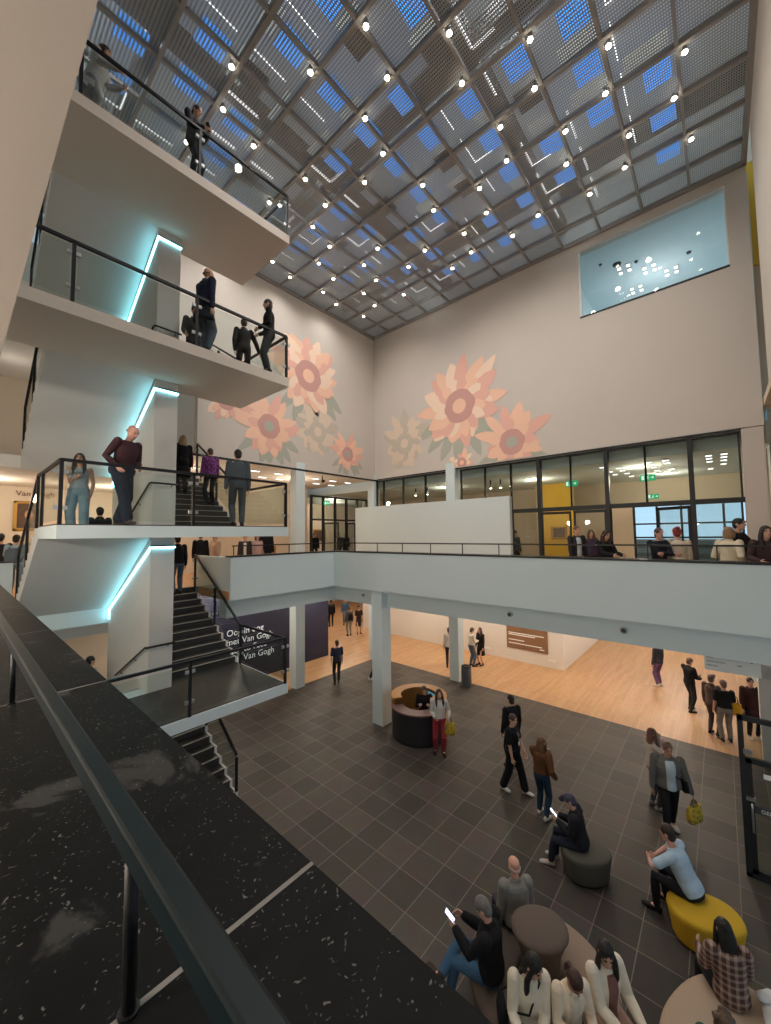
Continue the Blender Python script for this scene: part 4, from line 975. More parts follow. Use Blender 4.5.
        m = M[topmat] if topmat else cloth(top)
        remeshed({'long': 'sweater', 'short': 'shirt', 'jacket': 'jacket', 'coat': 'coat', 'vest': 'top', 'puffer': 'jacket'}[topkind], c, m, t, vox)
        if inner:
            c = MB(); c.loft([(T(u, f + .030 + inner[3]), X*(rx*.58*s*bw), F*((ry + w - .012)*s*bw)) for u, rx, ry, f in ROWS if hem - .02 <= u <= .49], 14)
            remeshed('inner_shirt', c, cloth(inner[:3]), t, vox)
    # hair
    hk, hcol = hair[0], hair[1]
    hm = 'hair_%d_%d_%d' % tuple(int(q*255) for q in hcol)
    if hm not in M: mat(hm, hcol, .5, var=.4, vscale=30, bump=.5, bscale=60, spec=.4)
    c = MB()
    if hk == 'bald':
        for sg in (-1, 1): c.tube([Hd(sg*.072, .01, .012), Hd(sg*.070, -.05, .0), Hd(sg*.03, -.088, -.02)], [.012*s, .018*s, .02*s], 10)
        c.tube([Hd(-.03, -.088, -.02), Hd(.03, -.088, -.02)], .02*s, 10)
    else:
        c.ball(Hd(0, -.010, .034), V((.086, .102, .098))*s, HB)
        c.ball(Hd(0, -.045, -.03), V((.074, .062, .075))*s, HB)
        if hk in ('long', 'longloose'):
            L = .34 if hk == 'long' else .28
            c.loft([(Hd(0, -.03, .03), hx*.085*s, hy*.075*s), (Hd(0, -.05, -.06), hx*.098*s, hy*.06*s)] + [(hc - hz*.06*s + hy*(-.075)*s + (V((0, 0, -1))*.5 - U*.5).normalized()*q*L*s, X*(.115 - .05*q)*s, F*(.052 - .02*q)*s) for q in (.3, .6, .85, 1.0)], 16)
            for sg in (-1, 1):
                c.tube([Hd(sg*.066, .035, .055), Hd(sg*.084, .028, -.03), Hd(sg*.094, .035, -.13), Hd(sg*.098, .07, -.22), Hd(sg*.09, .09, -.33)], [.02*s, .028*s, .034*s, .034*s, .014*s], 10)
        if hk == 'bob':
            c.loft([(Hd(0, -.02, .03), hx*.092*s, hy*.09*s), (Hd(0, -.035, -.06), hx*.10*s, hy*.072*s), (Hd(0, -.04, -.13), hx*.09*s, hy*.06*s)], 16)
            for sg in (-1, 1): c.tube([Hd(sg*.07, .03, .05), Hd(sg*.086, .022, -.03), Hd(sg*.082, .015, -.11)], [.02*s, .024*s, .016*s], 10)
        if hk == 'bun': c.ball(Hd(0, -.085, .10), .048*s)
        if hk == 'ponytail': c.tube([Hd(0, -.10, .03), Hd(0, -.14, -.02), Hd(0, -.13, -.14), Hd(0, -.11, -.22)], [.025*s, .032*s, .03*s, .012*s], 10)
        if hk == 'curly':
            q = random.Random(5)
            for i in range(26):
                a = q.uniform(0, 6.28); z = q.uniform(-.05, .11); r = math.sqrt(max(.001, 1-((z-.03)/.11)**2))
                yv = math.sin(a)*.095*r - .02
                if yv > .045 and z < .06: continue
                c.ball(Hd(math.cos(a)*.085*r, yv, z), .026*s, None, 8, 6)
        if hk == 'cap':
            c.tube([Hd(0, .06, .06), Hd(0, .15, .045)], [.06*s, .05*s], 12, .25, up=hx)
    remeshed('hair' if hk != 'cap' else 'cap', c, hm, t, max(vox*.75, .008))
    if face:
        for sg in (-1, 1):
            MB().ball(Hd(sg*.030, .083, .012), V((.014, .008, .008))*s, HB, 10, 6).build('eye', 'eye_dark', t, world=False, smooth=True)
            MB().tube([Hd(sg*.016, .090, .030), Hd(sg*.032, .090, .034), Hd(sg*.046, .080, .028)], .0045*s, 6).build('eyebrow', hm, t, world=False, smooth=True)
        MB().tube([Hd(-.022, .080, -.058), Hd(0, .090, -.060), Hd(.022, .080, -.058)], [.005*s, .008*s, .005*s], 8).build('mouth', 'lip', t, world=False, smooth=True)
    t['H'] = H
    mw = t.matrix_basis
    return dict(root=t, wr=[mw @ a[2] for a in arms], hand=[mw @ (a[2] + (a[2]-a[1]).normalized()*.08*s) for a in arms], head=mw @ hc, sh=[mw @ a[0] for a in arms], pel=mw @ pel, mw=mw, T=lambda u, f=0, x=0: mw @ T(u, f, x))

def tote(label, top, w=.34, h=.36, d=.12, m='bag_yellow', ang=0, drop=.22, hm=None):
    """a soft bag hanging with its handles from the point top"""
    x, y, z = top; t = thing('tote_bag', label, 'bag', (x, y, z-drop-h), ang)
    b = MB(); z1 = h
    b.loft([((0, 0, .0), (w*.42, 0, 0), (0, d*.40, 0)), ((0, 0, .03), (w*.48, 0, 0), (0, d*.55, 0)), ((0, 0, h*.5), (w*.5, 0, 0), (0, d*.5, 0)), ((0, 0, h*.9), (w*.47, 0, 0), (0, d*.32, 0)), ((0, 0, h), (w*.46, 0, 0), (0, d*.22, 0))], 24, 4)
    b.build('bag_body', m, t, world=False, smooth=True)
    for sg in (-1, 1):
        MB().tube([(-w*.22, sg*d*.2, h-.03), (-w*.12, sg*.01, h+drop*.7), (0, 0, h+drop), (w*.12, sg*.01, h+drop*.7), (w*.22, sg*d*.2, h-.03)], .010, 8).build('handle', hm or cloth((.09, .09, .05)), t, world=False, smooth=True)
    return t
def phone(label, p, ang=0, tilt=40, screen='screen_glow'):
    t = thing('phone', label, 'phone', p, R_(ang))
    A = Matrix.Rotation(R_(tilt), 3, 'X')
    def bx(x0, x1, y0, y1, z0, z1, nm, m):
        b = MB(); b.box(x0, x1, y0, y1, z0, z1); b.v = [tuple(A @ V(q)) for q in b.v]; return b.build(nm, m, t, world=False)
    bevel(bx(-.038, .038, -.005, .005, -.08, .08, 'case', 'phone_black'), .004); bx(-.034, .034, -.0065, -.005, -.074, .074, 'screen', screen)
    return t
def strap_bag(label, pr, x=.24, z=.86, w=.24, h=.22, col=(.02, .02, .02), sg=1, name='shoulder_bag'):
    mw = pr['mw']; t = thing(name, label, 'bag', mw @ V((sg*x, .02, z)), pr['root'].rotation_euler.z)
    b = MB(); b.loft([((0, 0, -h/2), (.05, 0, 0), (0, w*.46, 0)), ((0, 0, 0), (.055, 0, 0), (0, w*.5, 0)), ((0, 0, h/2), (.03, 0, 0), (0, w*.45, 0))], 20, 4); b.build('bag_body', cloth(col), t, world=False, smooth=True)
    inv = t.matrix_basis.inverted(); a = inv @ pr['T'](.50, .06, -sg*.10); c = inv @ pr['T'](.50, -.06, -sg*.10); mf = inv @ pr['T'](.25, .17, .05*sg); mb = inv @ pr['T'](.25, -.15, .05*sg)
    MB().tube([(0, w*.42, h*.42), mf, a, c, mb, (0, -w*.42, h*.42)], .011, 6).build('strap', cloth(col), t, world=False, smooth=True)
    return t
def backpack(label, pr, col):
    t = thing('backpack', label, 'backpack', pr['T'](.25, -.2), pr['root'].rotation_euler.z)
    inv = t.matrix_basis.inverted(); P = lambda u, f, x: inv @ pr['T'](u, f, x)
    q = lambda u, f, rx, ry: (P(u, f, 0), P(u, f, rx)-P(u, f, 0), P(u, f+ry, 0)-P(u, f, 0))
    b = MB(); b.loft([q(.05, -.19, .12, .05), q(.09, -.2, .14, .07), q(.25, -.205, .145, .08), q(.40, -.19, .13, .06), q(.45, -.17, .08, .03)], 20, 3); b.build('pack', cloth(col), t, world=False, smooth=True)
    for sg in (-1, 1): MB().tube([P(.42, -.14, sg*.09), P(.51, -.03, sg*.11), P(.44, .12, sg*.12), P(.25, .14, sg*.15), P(.1, -.1, sg*.17)], .014, 6).build('strap', cloth(col), t, world=False, smooth=True)
    return t
N, L_, RT, AW, TW = .0085, 131, 311, 41, 221
BLK, NAVY, JEAN, CREAM, GREY = (.012, .012, .014), (.018, .024, .045), (.045, .10, .19), (.62, .54, .43), (.17, .18, .19)
DK, BR, BL = (.012, .010, .009), (.075, .035, .02), (.42, .28, .15)
F1, FAR = .010, .016
zA = lambda y, z0: z0 + max(0, math.floor((y-9.9)/TRD)+1)*RIS        # floor on a right-hand flight
# --- stairs
l1, l2, l3 = LAND[3], LAND[2], LAND[1]
person('person in a pale grey coat leaning at the left of the topmost landing', (1.40, 8.15, l1), 330, 1.66, lean=14, hair=('bob', BR), top=(.48, .46, .45), topkind='coat', hem=-.3, bottom=(.25, .24, .25), vox=F1, hands=[(-.1, .42, 1.05), (.2, .42, 1.05)])
p = person('person in black looking at a phone on the topmost landing', (3.08, 7.95, l1), 300, 1.74, pitch=25, hair=('short', DK), top=BLK, topkind='jacket', bottom=BLK, vox=F1, hands=[(-.06, .30, 1.12), (.08, .30, 1.12)], skin='skin_tan')
phone('glowing phone in the hands of the person in black on the topmost landing', p['hand'][1] + V((0, 0, .03)), 120, -30)
person('bald man in a long navy coat and jeans on the third landing', (3.32, 7.88, l2), 10, 1.86, lean=4, pitch=10, hair=('bald', (.26, .14, .09)), skin='skin_tan', top=(.016, .020, .042), topkind='coat', hem=-.30, bottom=(.10, .13, .17), botkind='jeans', vox=F1, build=1.05, hands=[(-.22, .1, .8), (.27, .0, .8)], face=True)
person('person in a dark jacket bent forward behind the navy coat man', (3.72, 9.35, l2), 250, 1.72, lean=24, pitch=20, hair=('short', DK), top=(.045, .045, .05), topkind='jacket', bottom=BLK, vox=F1, hands=[(-.2, .45, .9), (.2, .4, .9)])
person('person with a hair bun and black jacket holding the side rail of the third landing', (4.66, 8.72, l2), 70, 1.64, hair=('bun', BR), top=(.02, .02, .022), topkind='jacket', bottom=(.03, .03, .03), vox=F1, hands=[(-.2, .1, .85), (.42, .28, .98)])
person('man in a black sweater and grey trousers at the right corner of the third landing', (4.80, 7.80, l2), 145, 1.80, pitch=4, hair=('short', (.035, .025, .02)), top=(.014, .014, .016), bottom=(.07, .07, .08), botkind='jeans', vox=F1, hands=[(-.1, .22, 1.05), (.12, .24, 1.0)])
person('woman in denim overalls at the left end of the second landing', (1.70, 9.80, l3-RIS), 250, 1.66, hair=('long', (.03, .02, .015)), skin='skin_tan', top=(.30, .36, .40), topkind='vest', hem=-.05, bottom=(.20, .30, .36), botkind='wide', vox=F1, hands=[(-.22, .1, .85), (.02, .22, 1.15)])
person('man in a burgundy sweater leaning over the second landing rail', (1.98, 7.98, l3), 300, 1.80, lean=13, pitch=26, hair=('bald', (.35, .30, .28)), skin='skin_pink', top=(.055, .025, .032), topkind='long', hem=-.06, bottom=(.025, .035, .06), botkind='wide', shoe=(.05, .045, .04), vox=N, build=1.12, hands=[(-.12, .26, 1.02), (.26, .16, 1.0)], elbows=[(-.8, -1, .1), (.4, -1, -.6)], feet=[(-.10, -.16, 0), (.10, .24, 0)])
person('dark haired person far down the left flight behind the burgundy sweater man', (2.42, 11.5, l3 - RIS*7), 80, 1.66, hair=('short', DK), top=(.02, .022, .03), topkind='jacket', bottom=BLK, vox=F1, face=False)
p = person('woman with long blond hair, black coat and red scarf up on the steps', (4.30, 11.42, zA(11.42, l3)), 95, 1.70, hair=('long', (.38, .27, .17)), top=(.014, .012, .014), topkind='coat', hem=-.42, bottom=BLK, vox=F1)
t = thing('red_shawl', 'red shawl hanging down the right side of the blond woman', 'shawl', p['T'](.3, 0, .2))
MB().tube([p['T'](.50, -.02, .15), p['T'](.40, .0, .245), p['T'](.15, .0, .275), p['T'](-.05, .0, .28)], [.03, .035, .035, .025], 10, .6).build('cloth', cloth((.30, .02, .025)), t, smooth=True)
MB().tube([p['T'](-.05, .0, .28), p['T'](-.12, .0, .285)], .02, 8, .6).build('fringe', cloth((.22, .02, .02)), t, smooth=True)
p = person('person in a purple patterned jacket climbing the steps', (4.80, 10.78, zA(10.78, l3)), 92, 1.63, pitch=8, hair=('short', (.10, .06, .06)), topmat='purple_print', topkind='jacket', bottom=(.015, .015, .02), vox=F1, feet=[(-.1, 0, 0), (.1, .05, 0)], face=False)
person('man in a slate blue jacket and trousers standing before the steps', (4.42, 8.48, l3), 70, 1.82, pitch=8, hair=('short', DK), top=(.075, .095, .115), topkind='jacket', bottom=(.085, .095, .11), botkind='jeans', shoe=(.03, .03, .03), vox=N, face=False)
p = person('person in black with jeans at the head of the lowest flight', (4.55, 12.35, zA(12.35, LAND[0])), 85, 1.76, hair=('short', DK), top=BLK, topkind='jacket', bottom=(.10, .14, .20), botkind='jeans', shoe=(.05, .04, .035), vox=F1, face=False, feet=[(-.1, -.04, 0), (.1, .04, 0)])
tote('dark bag carried by the person in black at the head of the lowest flight', p['hand'][0], .26, .34, .1, cloth((.03, .012, .015)), 1.3, .1)
person('person in black seen between the landing and the back parapet', (5.75, 13.6, L1), 60, 1.70, hair=('short', DK), top=BLK, topkind='jacket', bottom=BLK, vox=FAR, face=False)
person('person in a beige coat behind the back parapet near the stair head', (6.45, 14.0, L1), 200, 1.62, hair=('short', BL), top=(.5, .36, .27), topkind='coat', hem=-.3, bottom=GREY, vox=FAR)
person('person in a dark top with white scarf behind the back parapet', (7.35, 13.5, L1), 240, 1.62, hair=('short', DK), top=(.05, .04, .04), topkind='jacket', bottom=BLK, inner=(.7, .65, .6, .0), vox=FAR)
person('woman in a pale pink jacket behind the back parapet', (7.95, 13.7, L1), 260, 1.62, hair=('bob', BR), top=(.55, .36, .34), topkind='jacket', bottom=BLK, vox=FAR)
person('tall person in a black coat behind the back parapet', (8.55, 14.0, L1), 250, 1.86, hair=('short', DK), top=BLK, topkind='coat', hem=-.35, bottom=BLK, vox=FAR)
person('person in a dark shirt in the far left gallery', (.90, 14.6, L1), 80, 1.70, hair=('short', DK), top=(.03, .025, .03), topkind='short', bottom=(.05, .05, .06), vox=FAR, face=False)
p = person('person in a light blue shirt with backpack in the far left gallery', (1.15, 13.95, L1), 60, 1.66, hair=('short', DK), top=(.33, .46, .55), topkind='short', bottom=(.20, .28, .36), vox=FAR, face=False)
backpack('small grey blue backpack in the far left gallery', p, (.12, .15, .18))
person('dark haired man in a grey shirt coming up behind the stair core', (2.42, 12.05, 8*RIS), 20, 1.73, hair=('short', DK), top=(.40, .42, .43), topkind='short', bottom=BLK, vox=F1)
# --- far left glass doors
person('dark dressed person at the far left glass door', (13.7, 17.4, L1), 230, 1.70, hair=('short', DK), top=BLK, topkind='jacket', bottom=BLK, vox=FAR)
person('person in a grey jacket right of the small painting', (16.05, 18.0, L1), 250, 1.70, hair=('short', BR), top=(.08, .09, .11), topkind='jacket', bottom=BLK, vox=FAR)
person('person in a dark blue coat furthest right behind the glass doors', (16.75, 18.1, L1), 230, 1.66, hair=('bob', BL), top=(.02, .025, .045), topkind='coat', hem=-.3, bottom=BLK, vox=FAR)
# --- balcony right
person('man in a dark blazer and pale shirt walking behind the balcony', (11.6, 3.04, L1), 225, 1.73, hair=('short', (.12, .08, .06)), top=(.025, .025, .03), topkind='jacket', bottom=(.35, .27, .20), inner=(.45, .5, .55, .012), vox=F1, hands=[(-.24, .02, None), (.24, .1, None)])
person('woman with long brown hair behind the blazer man', (12.9, 2.98, L1), 215, 1.62, hair=('long', (.10, .05, .035)), top=(.06, .04, .09), topkind='long', bottom=BLK, vox=FAR)
person('woman in black with white bag leaning on the balcony', (10.4, 2.14, L1), 235, 1.60, lean=6, pitch=14, hair=('long', (.04, .022, .016)), top=BLK, topkind='jacket', bottom=BLK, vox=F1, hands=[(-.16, .4, 1.02), (.14, .42, 1.02)])
person('person in navy with folded arms at the balcony rail', (10.0, 1.0, L1), 222, 1.62, hair=('short', (.10, .05, .04)), skin='skin_pink', top=(.014, .017, .025), topkind='long', bottom=(.03, .05, .08), botkind='jeans', vox=F1, hands=[(.10, .26, 1.10), (-.10, .28, 1.08)], elbows=[(-1, -.1, -.6), (1, -.1, -.6)])
person('red haired person in a cream top turning away at the balcony rail', (10.2, .69, L1), 20, 1.63, hair=('bun', (.24, .03, .03)), top=(.66, .58, .46), topkind='long', bottom=(.26, .14, .16), vox=F1, face=False)
person('person in a cream jacket talking at the right of the balcony', (10.1, -.12, L1), 330, 1.62, hair=('bob', (.30, .17, .10)), top=(.68, .60, .44), topkind='jacket', hem=-.09, bottom=(.45, .4, .33), vox=F1, hands=[(-.2, .2, 1.05), (.2, .1, .95)])
person('bearded man in black pointing at the right of the balcony', (10.9, -.28, L1), 250, 1.80, hair=('short', DK), top=BLK, topkind='short', bottom=BLK, vox=F1, hands=[(-.32, .42, 1.22), (.22, .05, .85)])
person('woman with long dark hair leaning at the right edge of the balcony', (9.9, -.60, L1), 200, 1.63, lean=6, hair=('long', (.02, .012, .012)), top=(.06, .035, .035), topkind='jacket', bottom=BLK, vox=F1, hands=[(-.2, .35, 1.05), (.2, .3, 1.0)])
person('dark haired person half hidden at the right picture edge of the balcony', (10.2, -.86, L1), 230, 1.72, hair=('short', DK), top=(.02, .02, .02), topkind='jacket', bottom=BLK, vox=F1)
person('dim person behind the left door bay of the glass front', (15.2, 6.30, L1), 250, 1.66, hair=('short', DK), top=(.04, .05, .07), topkind='jacket', bottom=BLK, vox=FAR)
# --- ground floor, far
person('man in a navy shirt walking near the navy wall', (10.55, 11.95, 0), 60, 1.72, hair=('short', BR), top=(.035, .045, .075), topkind='short', bottom=(.03, .028, .028), shoe=(.10, .05, .03), vox=F1, feet=[(-.1, -.06, 0), (.1, .16, 0)], face=False, hands=[(-.27, -.05, None), (.27, .08, None)])
person('person stepping behind the tall white column, white shoe showing', (11.95, 11.0, 0), 320, 1.70, hair=('short', DK), top=BLK, bottom=BLK, shoe=(.75, .75, .73), vox=F1, feet=[(-.1, .0, 0), (.1, -.36, 0)])
person('dark dressed person beside the end of the navy wall', (16.8, 19.6, 0), 60, 1.72, hair=('short', DK), top=BLK, topkind='jacket', bottom=BLK, vox=FAR, face=False)
person('person in a blue jacket in the far oak room', (17.8, 19.3, 0), 230, 1.70, hair=('short', DK), top=(.06, .10, .16), topkind='jacket', bottom=(.14, .18, .24), botkind='jeans', vox=FAR)
p = person('person with a black backpack in the far oak room', (15.95, 16.95, 0), 70, 1.68, hair=('short', BR), top=(.10, .09, .09), topkind='jacket', bottom=(.22, .20, .17), vox=FAR, face=False)
backpack('black backpack in the far oak room', p, BLK)
person('woman in a long dark dress in the far oak room', (16.7, 16.9, 0), 240, 1.66, hair=('bun', DK), top=(.03, .018, .02), topkind='short', bottom=(.035, .02, .02), botkind='skirt', vox=FAR)
person('man in a white shirt facing the white wall left of the column', (15.05, 9.45, 0), 25, 1.76, hair=('short', BR), top=(.72, .70, .64), topkind='long', bottom=(.025, .025, .03), vox=F1, face=False)
p = person('person in a white shirt holding a phone right of the bin column', (15.85, 8.78, 0), 330, 1.72, hair=('short', BR), top=(.70, .66, .60), topkind='long', bottom=(.10, .14, .20), botkind='jeans', vox=F1, hands=[(-.05, .32, 1.12), (.08, .32, 1.12)], pitch=20)
phone('phone held by the white shirted person near the white wall', p['hand'][0] + V((0, 0, .04)), 150, -30, 'screen_dim')
person('woman in a black dress beside the white shirted phone holder', (16.25, 8.52, 0), 160, 1.68, hair=('long', (.06, .03, .02)), top=BLK, topkind='long', bottom=BLK, botkind='skirt', vox=F1)
person('person in purple trousers at the beam edge on the oak floor', (18.4, 2.05, 0), 60, 1.72, hair=('short', DK), top=(.03, .03, .04), topkind='jacket', bottom=(.15, .08, .17), shoe=(.7, .62, .55), vox=F1, face=False)
p = person('man in black checking a phone on the oak floor', (16.56, 1.02, 0), 318, 1.74, pitch=18, hair=('short', BR), top=BLK, topkind='jacket', bottom=(.02, .02, .025), shoe=(.02, .02, .02), vox=F1, hands=[(-.06, .34, 1.08), (.08, .34, 1.06)], feet=[(-.12, .1, 0), (.12, -.12, 0)])
phone('phone in the hands of the man in black on the oak floor', p['hand'][0] + V((0, 0, .03)), 140, -40, 'screen_dim')
p = person('person in a black top and grey trousers under the hanging sign', (14.82, .14, 0), 20, 1.70, hair=('short', (.20, .12, .09)), top=BLK, topkind='short', bottom=(.22, .20, .18), botkind='jeans', vox=F1, face=False)
tote('yellow bag on the shoulder of the grey trousers person', p['T'](.40, -.02, .26), .26, .34, .09, cloth((.70, .42, .03)), 1.2, .18)
person('person in a brown jacket beside the grey trousers person', (15.1, .42, 0), 330, 1.72, hair=('cap', (.15, .10, .08)), top=(.10, .07, .06), topkind='jacket', bottom=(.07, .06, .06), vox=F1)
person('dark person beyond the black door frame at the right', (15.55, -.44, 0), 200, 1.70, hair=('short', DK), top=(.05, .02, .02), topkind='coat', hem=-.35, bottom=BLK, shoe=(.6, .55, .5), vox=F1)
# --- ground floor, hall
p = person('woman in red trousers beside the round desk', (9.10, 6.08, 0), 215, 1.70, yaw=10, hair=('long', (.035, .018, .014)), top=(.62, .60, .56), topkind='long', bottom=(.34, .035, .05), botkind='jeans', shoe=(.03, .015, .012), vox=N, hands=[(-.24, .16, 1.0), (.12, .24, 1.05)], feet=[(-.1, .06, 0), (.12, -.04, 0)])
tote('yellow patterned tote bag on the arm of the woman in red trousers', p['wr'][0] + V((.03, -.02, .05)), .28, .32, .1, 'bag_yellow', R_(-60), .16)
person('receptionist in black sitting inside the round desk', (9.75, 7.05, 0), 215, 1.70, seat=.52, pitch=20, hair=('short', (.10, .06, .045)), top=BLK, bottom=BLK, vox=F1, hands=[(-.15, .3, .92), (.15, .3, .92)])
t = thing('office_chair', 'dark chair under the receptionist inside the round desk', 'chair', (9.78, 7.08, 0))
MB().lathe([(.22, .44), (.24, .47), (.23, .515), (.05, .52)], (9.78, 7.08, 0), 24).build('seat', 'booth_black', t, smooth=True); MB().tube([(9.78, 7.08, .06), (9.78, 7.08, .45)], .025, 8).build('column', 'black_metal', t)
for k in range(5): MB().bar((9.78, 7.08, .05), (9.78+.26*math.cos(k*1.257), 7.08+.26*math.sin(k*1.257), .03), .035, .03).build('leg', 'black_metal', t)
p = person('person in black with white sneakers walking across the tiles', (8.90, 3.91, 0), 268, 1.74, pitch=6, yaw=-15, hair=('short', (.06, .03, .025)), top=BLK, topkind='short', hem=-.09, bottom=BLK, botkind='wide', shoe=(.78, .77, .75), vox=N, build=1.08, feet=[(-.08, .24, 0), (.10, -.22, 0)], hands=[(-.08, .25, .93), (.24, .10, .84)])
t = thing('lanyard', 'pale lanyard with a badge on the walker in black', 'lanyard', p['T'](.3, .15))
MB().tube([p['T'](.50, .07, -.05), p['T'](.38, .155, -.02), p['T'](.24, .16, 0), p['T'](.38, .155, .02), p['T'](.50, .07, .05)], .007, 6).build('ribbon', cloth((.35, .37, .40)), t, smooth=True)
a = p['T'](.20, .165, 0); MB().box(a.x-.03, a.x+.03, a.y-.006, a.y+.006, a.z-.05, a.z+.03).build('badge', 'sign_white', t)
person('dark haired person in black directly behind the walker in black', (9.75, 4.28, 0), 60, 1.80, hair=('short', DK), top=(.012, .012, .014), topkind='jacket', bottom=BLK, vox=F1, face=False)
person('woman with long brown hair, rust brown jacket and jeans', (8.50, 3.11, 0), 352, 1.62, pitch=5, hair=('long', (.13, .06, .03)), top=(.12, .05, .022), topkind='puffer', hem=-.02, bottom=(.022, .048, .085), botkind='jeans', shoe=(.62, .58, .52), vox=N, feet=[(-.1, .05, 0), (.10, -.05, 0)], hands=[(-.06, .30, 1.18), (.27, .08, .88)], face=False)
p = person('man in a grey jacket with pale shirt carrying a yellow bag', (9.66, 1.02, 0), 205, 1.78, pitch=12, hair=('short', (.14, .07, .05)), skin='skin_tan', top=(.135, .13, .12), topkind='jacket', hem=-.06, bottom=(.014, .014, .016), botkind='slim', shoe=(.66, .60, .48), inner=(.46, .54, .58, .02), vox=N, build=1.2, feet=[(-.12, -.25, 0), (.12, .16, 0)], hands=[(-.36, .10, .86), (.30, .02, .82)])
tote('yellow printed shopping bag in the hand of the grey jacket man', p['hand'][0] + V((0, 0, .0)), .34, .30, .14, 'bag_yellow', R_(-30), .13)
strap_bag('black crossbody bag of the grey jacket man', p, .27, 1.0, .2, .22, BLK, -1)
person('woman with long hair and pale top close behind the grey jacket man', (10.35, 1.36, 0), 300, 1.66, hair=('long', (.16, .07, .045)), top=(.58, .50, .44), topkind='long', bottom=(.06, .06, .07), shoe=(.25, .24, .23), vox=F1, hands=[(-.12, .18, 1.45), (.16, .2, 1.42)])
# --- seated
p = person('person in a dark hoodie sitting on the olive pouf', (7.58, 2.12, 0), 100, 1.68, seat=.45, lean=10, pitch=22, hair=('cap', (.055, .05, .085)), top=(.022, .022, .026), topkind='puffer', hem=-.05, bottom=(.02, .024, .04), botkind='jeans', shoe=(.50, .46, .42), vox=N, feet=[(-.10, .50, 0), (.10, .44, 0)], hands=[(-.08, .36, .80), (.10, .36, .80)], hood=True)
phone('small phone held by the person on the olive pouf', p['hand'][0].lerp(p['hand'][1], .5) + V((0, .02, .03)), 10, -45, 'screen_glow')
person('man in a light blue short sleeved shirt on the yellow pouf', (7.68, .58, 0), 78, 1.80, seat=.45, lean=26, pitch=-4, hair=('short', (.035, .02, .015)), skin='skin_pink', top=(.42, .56, .68), topkind='short', hem=-.06, bottom=(.016, .016, .020), botkind='slim', shoe=(.02, .018, .018), vox=N, build=1.05, feet=[(-.16, .44, 0), (.14, .40, 0)], hands=[(-.14, .52, .72), (.06, .50, .70)], elbows=[(-1, -.2, .1), (1, -.2, .1)])
person('elderly man in a grey jacket behind the sofa back', (5.50, 2.42, 0), 50, 1.68, seat=.46, lean=4, hair=('bald', (.50, .38, .32)), skin='skin_pink', top=(.24, .23, .21), topkind='puffer', bottom=(.05, .05, .06), vox=N, face=True)
p = person('grey haired person in a black jacket and jeans looking at a bright phone', (4.70, 2.43, 0), 100, 1.74, seat=.46, lean=2, pitch=32, hair=('short', (.16, .15, .145)), top=(.014, .014, .016), topkind='puffer', hem=-.05, bottom=(.055, .125, .22), botkind='jeans', shoe=(.05, .03, .022), vox=.008, build=1.08, feet=[(-.10, .52, 0), (-.28, .58, .30, 25)], knees=[(-.1, 1, .5), (.3, 1, .6)], hands=[(-.14, .42, .92), (.10, .40, .90)])
phone('bright white phone held by the person in the black jacket', p['hand'][0] + V((0, .02, .05)), 15, -50, 'screen_glow')
p = person('woman with long black hair in a cream leather jacket, left of the three', (4.52, 1.89, 0), 218, 1.68, build=.94, seat=.46, lean=6, yaw=38, pitch=22, hair=('long', (.012, .010, .010)), top=(.80, .72, .57), topkind='jacket', hem=-.05, bottom=(.02, .02, .022), vox=.008, hands=[(-.02, .36, .70), (.16, .36, .66)], inner=(.1, .09, .08, -.02))
strap_bag('black bag hanging at the side of the left cream jacket woman', p, .30, .62, .22, .26, BLK, 1)
person('woman in a cream knitted cardigan looking down, middle of the three', (4.78, 1.55, 0), 226, 1.58, build=.92, seat=.46, lean=12, pitch=34, hair=('ponytail', (.05, .022, .016)), skin='skin_tan', top=(.84, .70, .53), topkind='jacket', hem=-.05, bottom=(.04, .035, .035), vox=.008, hands=[(-.12, .34, .74), (.12, .36, .74)], inner=(.7, .62, .5, .01))
p = person('woman with long black hair in a cream wool coat, right of the three', (5.18, 1.27, 0), 236, 1.70, build=.94, seat=.46, lean=5, yaw=-30, pitch=16, hair=('long', (.012, .010, .010)), top=(.80, .71, .56), topkind='coat', hem=-.05, bottom=(.60, .38, .30), vox=.008, hands=[(-.16, .38, .68), (.10, .40, .70)], inner=(.25, .12, .10, .012))
t = thing('folded_scarf', 'pale patterned scarf held between the middle and right seated women', 'scarf', p['hand'][1]); h = p['hand'][1]
MB().ball(h + V((0, 0, .0)), (.07, .06, .09), None, 16, 10).build('folds', 'scarf_pale', t, smooth=True); MB().tube([h + V((0, 0, -.05)), h + V((-.03, -.03, -.16))], [.04, .05], 10, .5).build('loose_end', 'scarf_pale', t, smooth=True)
p = person('woman with long black hair in a brown plaid coat on the beige pouf', (6.30, .16, 0), 28, 1.62, seat=.45, lean=4, pitch=12, hair=('long', (.012, .010, .011)), topmat='plaid', topkind='puffer', hem=-.09, bottom=(.03, .03, .035), vox=.008, face=True, hands=[(-.15, .36, .7), (.18, .34, .7)])
t = thing('white_jacket', 'white jacket lying beside the plaid coat woman', 'jacket', (6.12, -.22, .46)); b = MB()
b.tube([(6.45, -.16, .52), (6.28, -.2, .54), (6.08, -.22, .52), (5.9, -.2, .50)], [.07, .10, .10, .06], 12, .55); b.build('folded_body', cloth((.66, .64, .62)), t, smooth=True); MB().tube([(6.4, -.1, .6), (6.55, -.2, .56), (6.6, -.26, .50)], [.06, .07, .05], 12, .6).build('sleeve', cloth((.66, .64, .62)), t, smooth=True)
person('person with short brown curls and a green top at the bottom edge', (5.30, .25, 0), 205, 1.60, seat=.45, lean=8, pitch=20, hair=('curly', (.10, .06, .035)), top=(.035, .11, .085), topkind='long', bottom=BLK, vox=.009)
apply_pending()
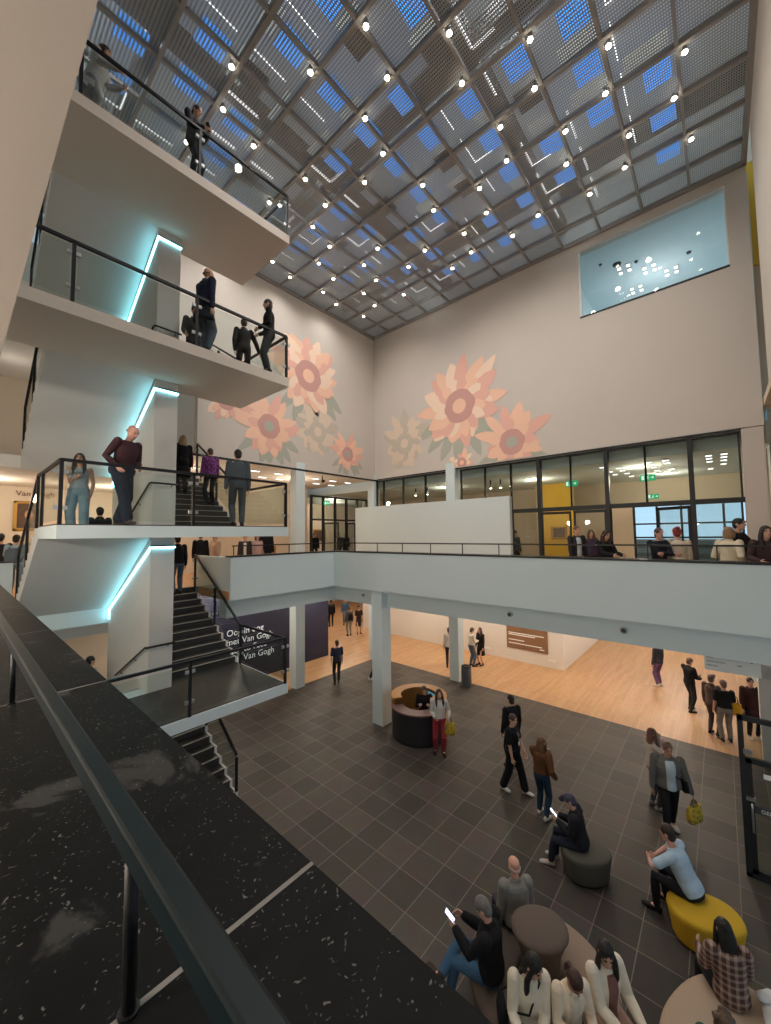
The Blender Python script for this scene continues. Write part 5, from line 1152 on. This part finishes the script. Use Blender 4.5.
# ------------------------------------------------------------------ light
w = bpy.data.worlds.new('World'); scene.world = w; w.use_nodes = True
bg = w.node_tree.nodes['Background']; bg.inputs['Color'].default_value = (*WORLD_COL, 1); bg.inputs['Strength'].default_value = WORLD_STR
def area(loc, size, power, col, rot=(0, 0, 0), sy=None):
    l = bpy.data.lights.new('ceiling_lamp', 'AREA'); l.energy = power; l.color = col; l.shape = 'RECTANGLE'; l.size = size; l.size_y = sy or size
    o = bpy.data.objects.new('ceiling_lamp', l); COL.objects.link(o); o.location = loc; o.rotation_euler = rot; return o
def plight(loc, power, col, r=.1):
    l = bpy.data.lights.new('lamp', 'POINT'); l.energy = power; l.color = col; l.shadow_soft_size = r
    o = bpy.data.objects.new('lamp', l); COL.objects.link(o); o.location = loc; return o
WARM = (1, .87, .71)
for x, y in ((16.2, 1), (16.2, 4), (21, 2.5), (25, 2), (16, 8), (16, 12), (16.5, 18.5), (11.5, 14.1), (6.9, 14.1), (20, 21), (12, 21)): plight((x, y, 3.75), 45*GALL, WARM, .12)
for x, y, e in ((16, 2, 60), (18.5, 1.5, 60), (16.5, 5.8, 60), (16, 10, 50), (16, 18.5, 60), (10.5, 15, 60), (6, 15.3, 50), (17.5, 20, 60)): plight((x, y, 7.9), e*ROOM, (1, .84, .64), .12)
for x, y in ((1, 15.3), (4, 15)): plight((x, y, 10.6), 8*ROOM, (1, .9, .78), .12)
for x, y in ((.6, 15.2), (3.6, 15.2)): plight((x, y, 7.2), 55*ROOM, (1, .84, .64), .12)
for y in (1.5, 4.2, 7): plight((-2.2, y, 6.7), 190, (1, .91, .80), .12)  # added fill lamps, unseen beside the viewpoint, to brighten soffits and landings
for x, y in ((17, 1.4), (20, 1.4)): plight((x, y, 14.6), 58, (.96, .95, 1), .2)
for x, y in ((2, 3), (2, 9), (7, 3), (7, 9), (12, 3), (12, 9)): area((x, y, 17.2), 1.2, ROOFW, (.9, .96, 1), sy=.25)
# ------------------------------------------------------------------ camera
cd = bpy.data.cameras.new('camera'); co = bpy.data.objects.new('camera', cd); COL.objects.link(co); scene.camera = co
cx_, cy_, f_ = 385.5, 512.0, 380.976
def dvec(u, v): return V((u-cx_, -(v-cy_), -f_)).normalized()
Yc, Xc = dvec(-50, 540), dvec(720, 531); Zc = Xc.cross(Yc).normalized(); Yc = Zc.cross(Xc).normalized()
m3 = Matrix((Xc, Yc, Zc))            # camera axes -> world
co.matrix_world = Matrix.Translation(V((0, 0, EYE))) @ m3.to_4x4()
cd.sensor_fit = 'VERTICAL'; cd.sensor_height = 36; cd.lens = f_/1024*36; cd.clip_start = .02; cd.clip_end = 200
# ------------------------------------------------------------------ view
vs = scene.view_settings
scene.display_settings.display_device = 'sRGB'
vs.view_transform = 'Standard'; vs.look = 'None'; vs.gamma = 1; vs.exposure = EXPO; vs.use_curve_mapping = False
scene.cycles.max_bounces = 8; scene.cycles.diffuse_bounces = 6; scene.cycles.glossy_bounces = 3; scene.cycles.transparent_max_bounces = 16; scene.cycles.transmission_bounces = 4
scene.cycles.sample_clamp_indirect = 4; scene.cycles.caustics_reflective = False; scene.cycles.caustics_refractive = False
scene.cycles.use_denoising = True
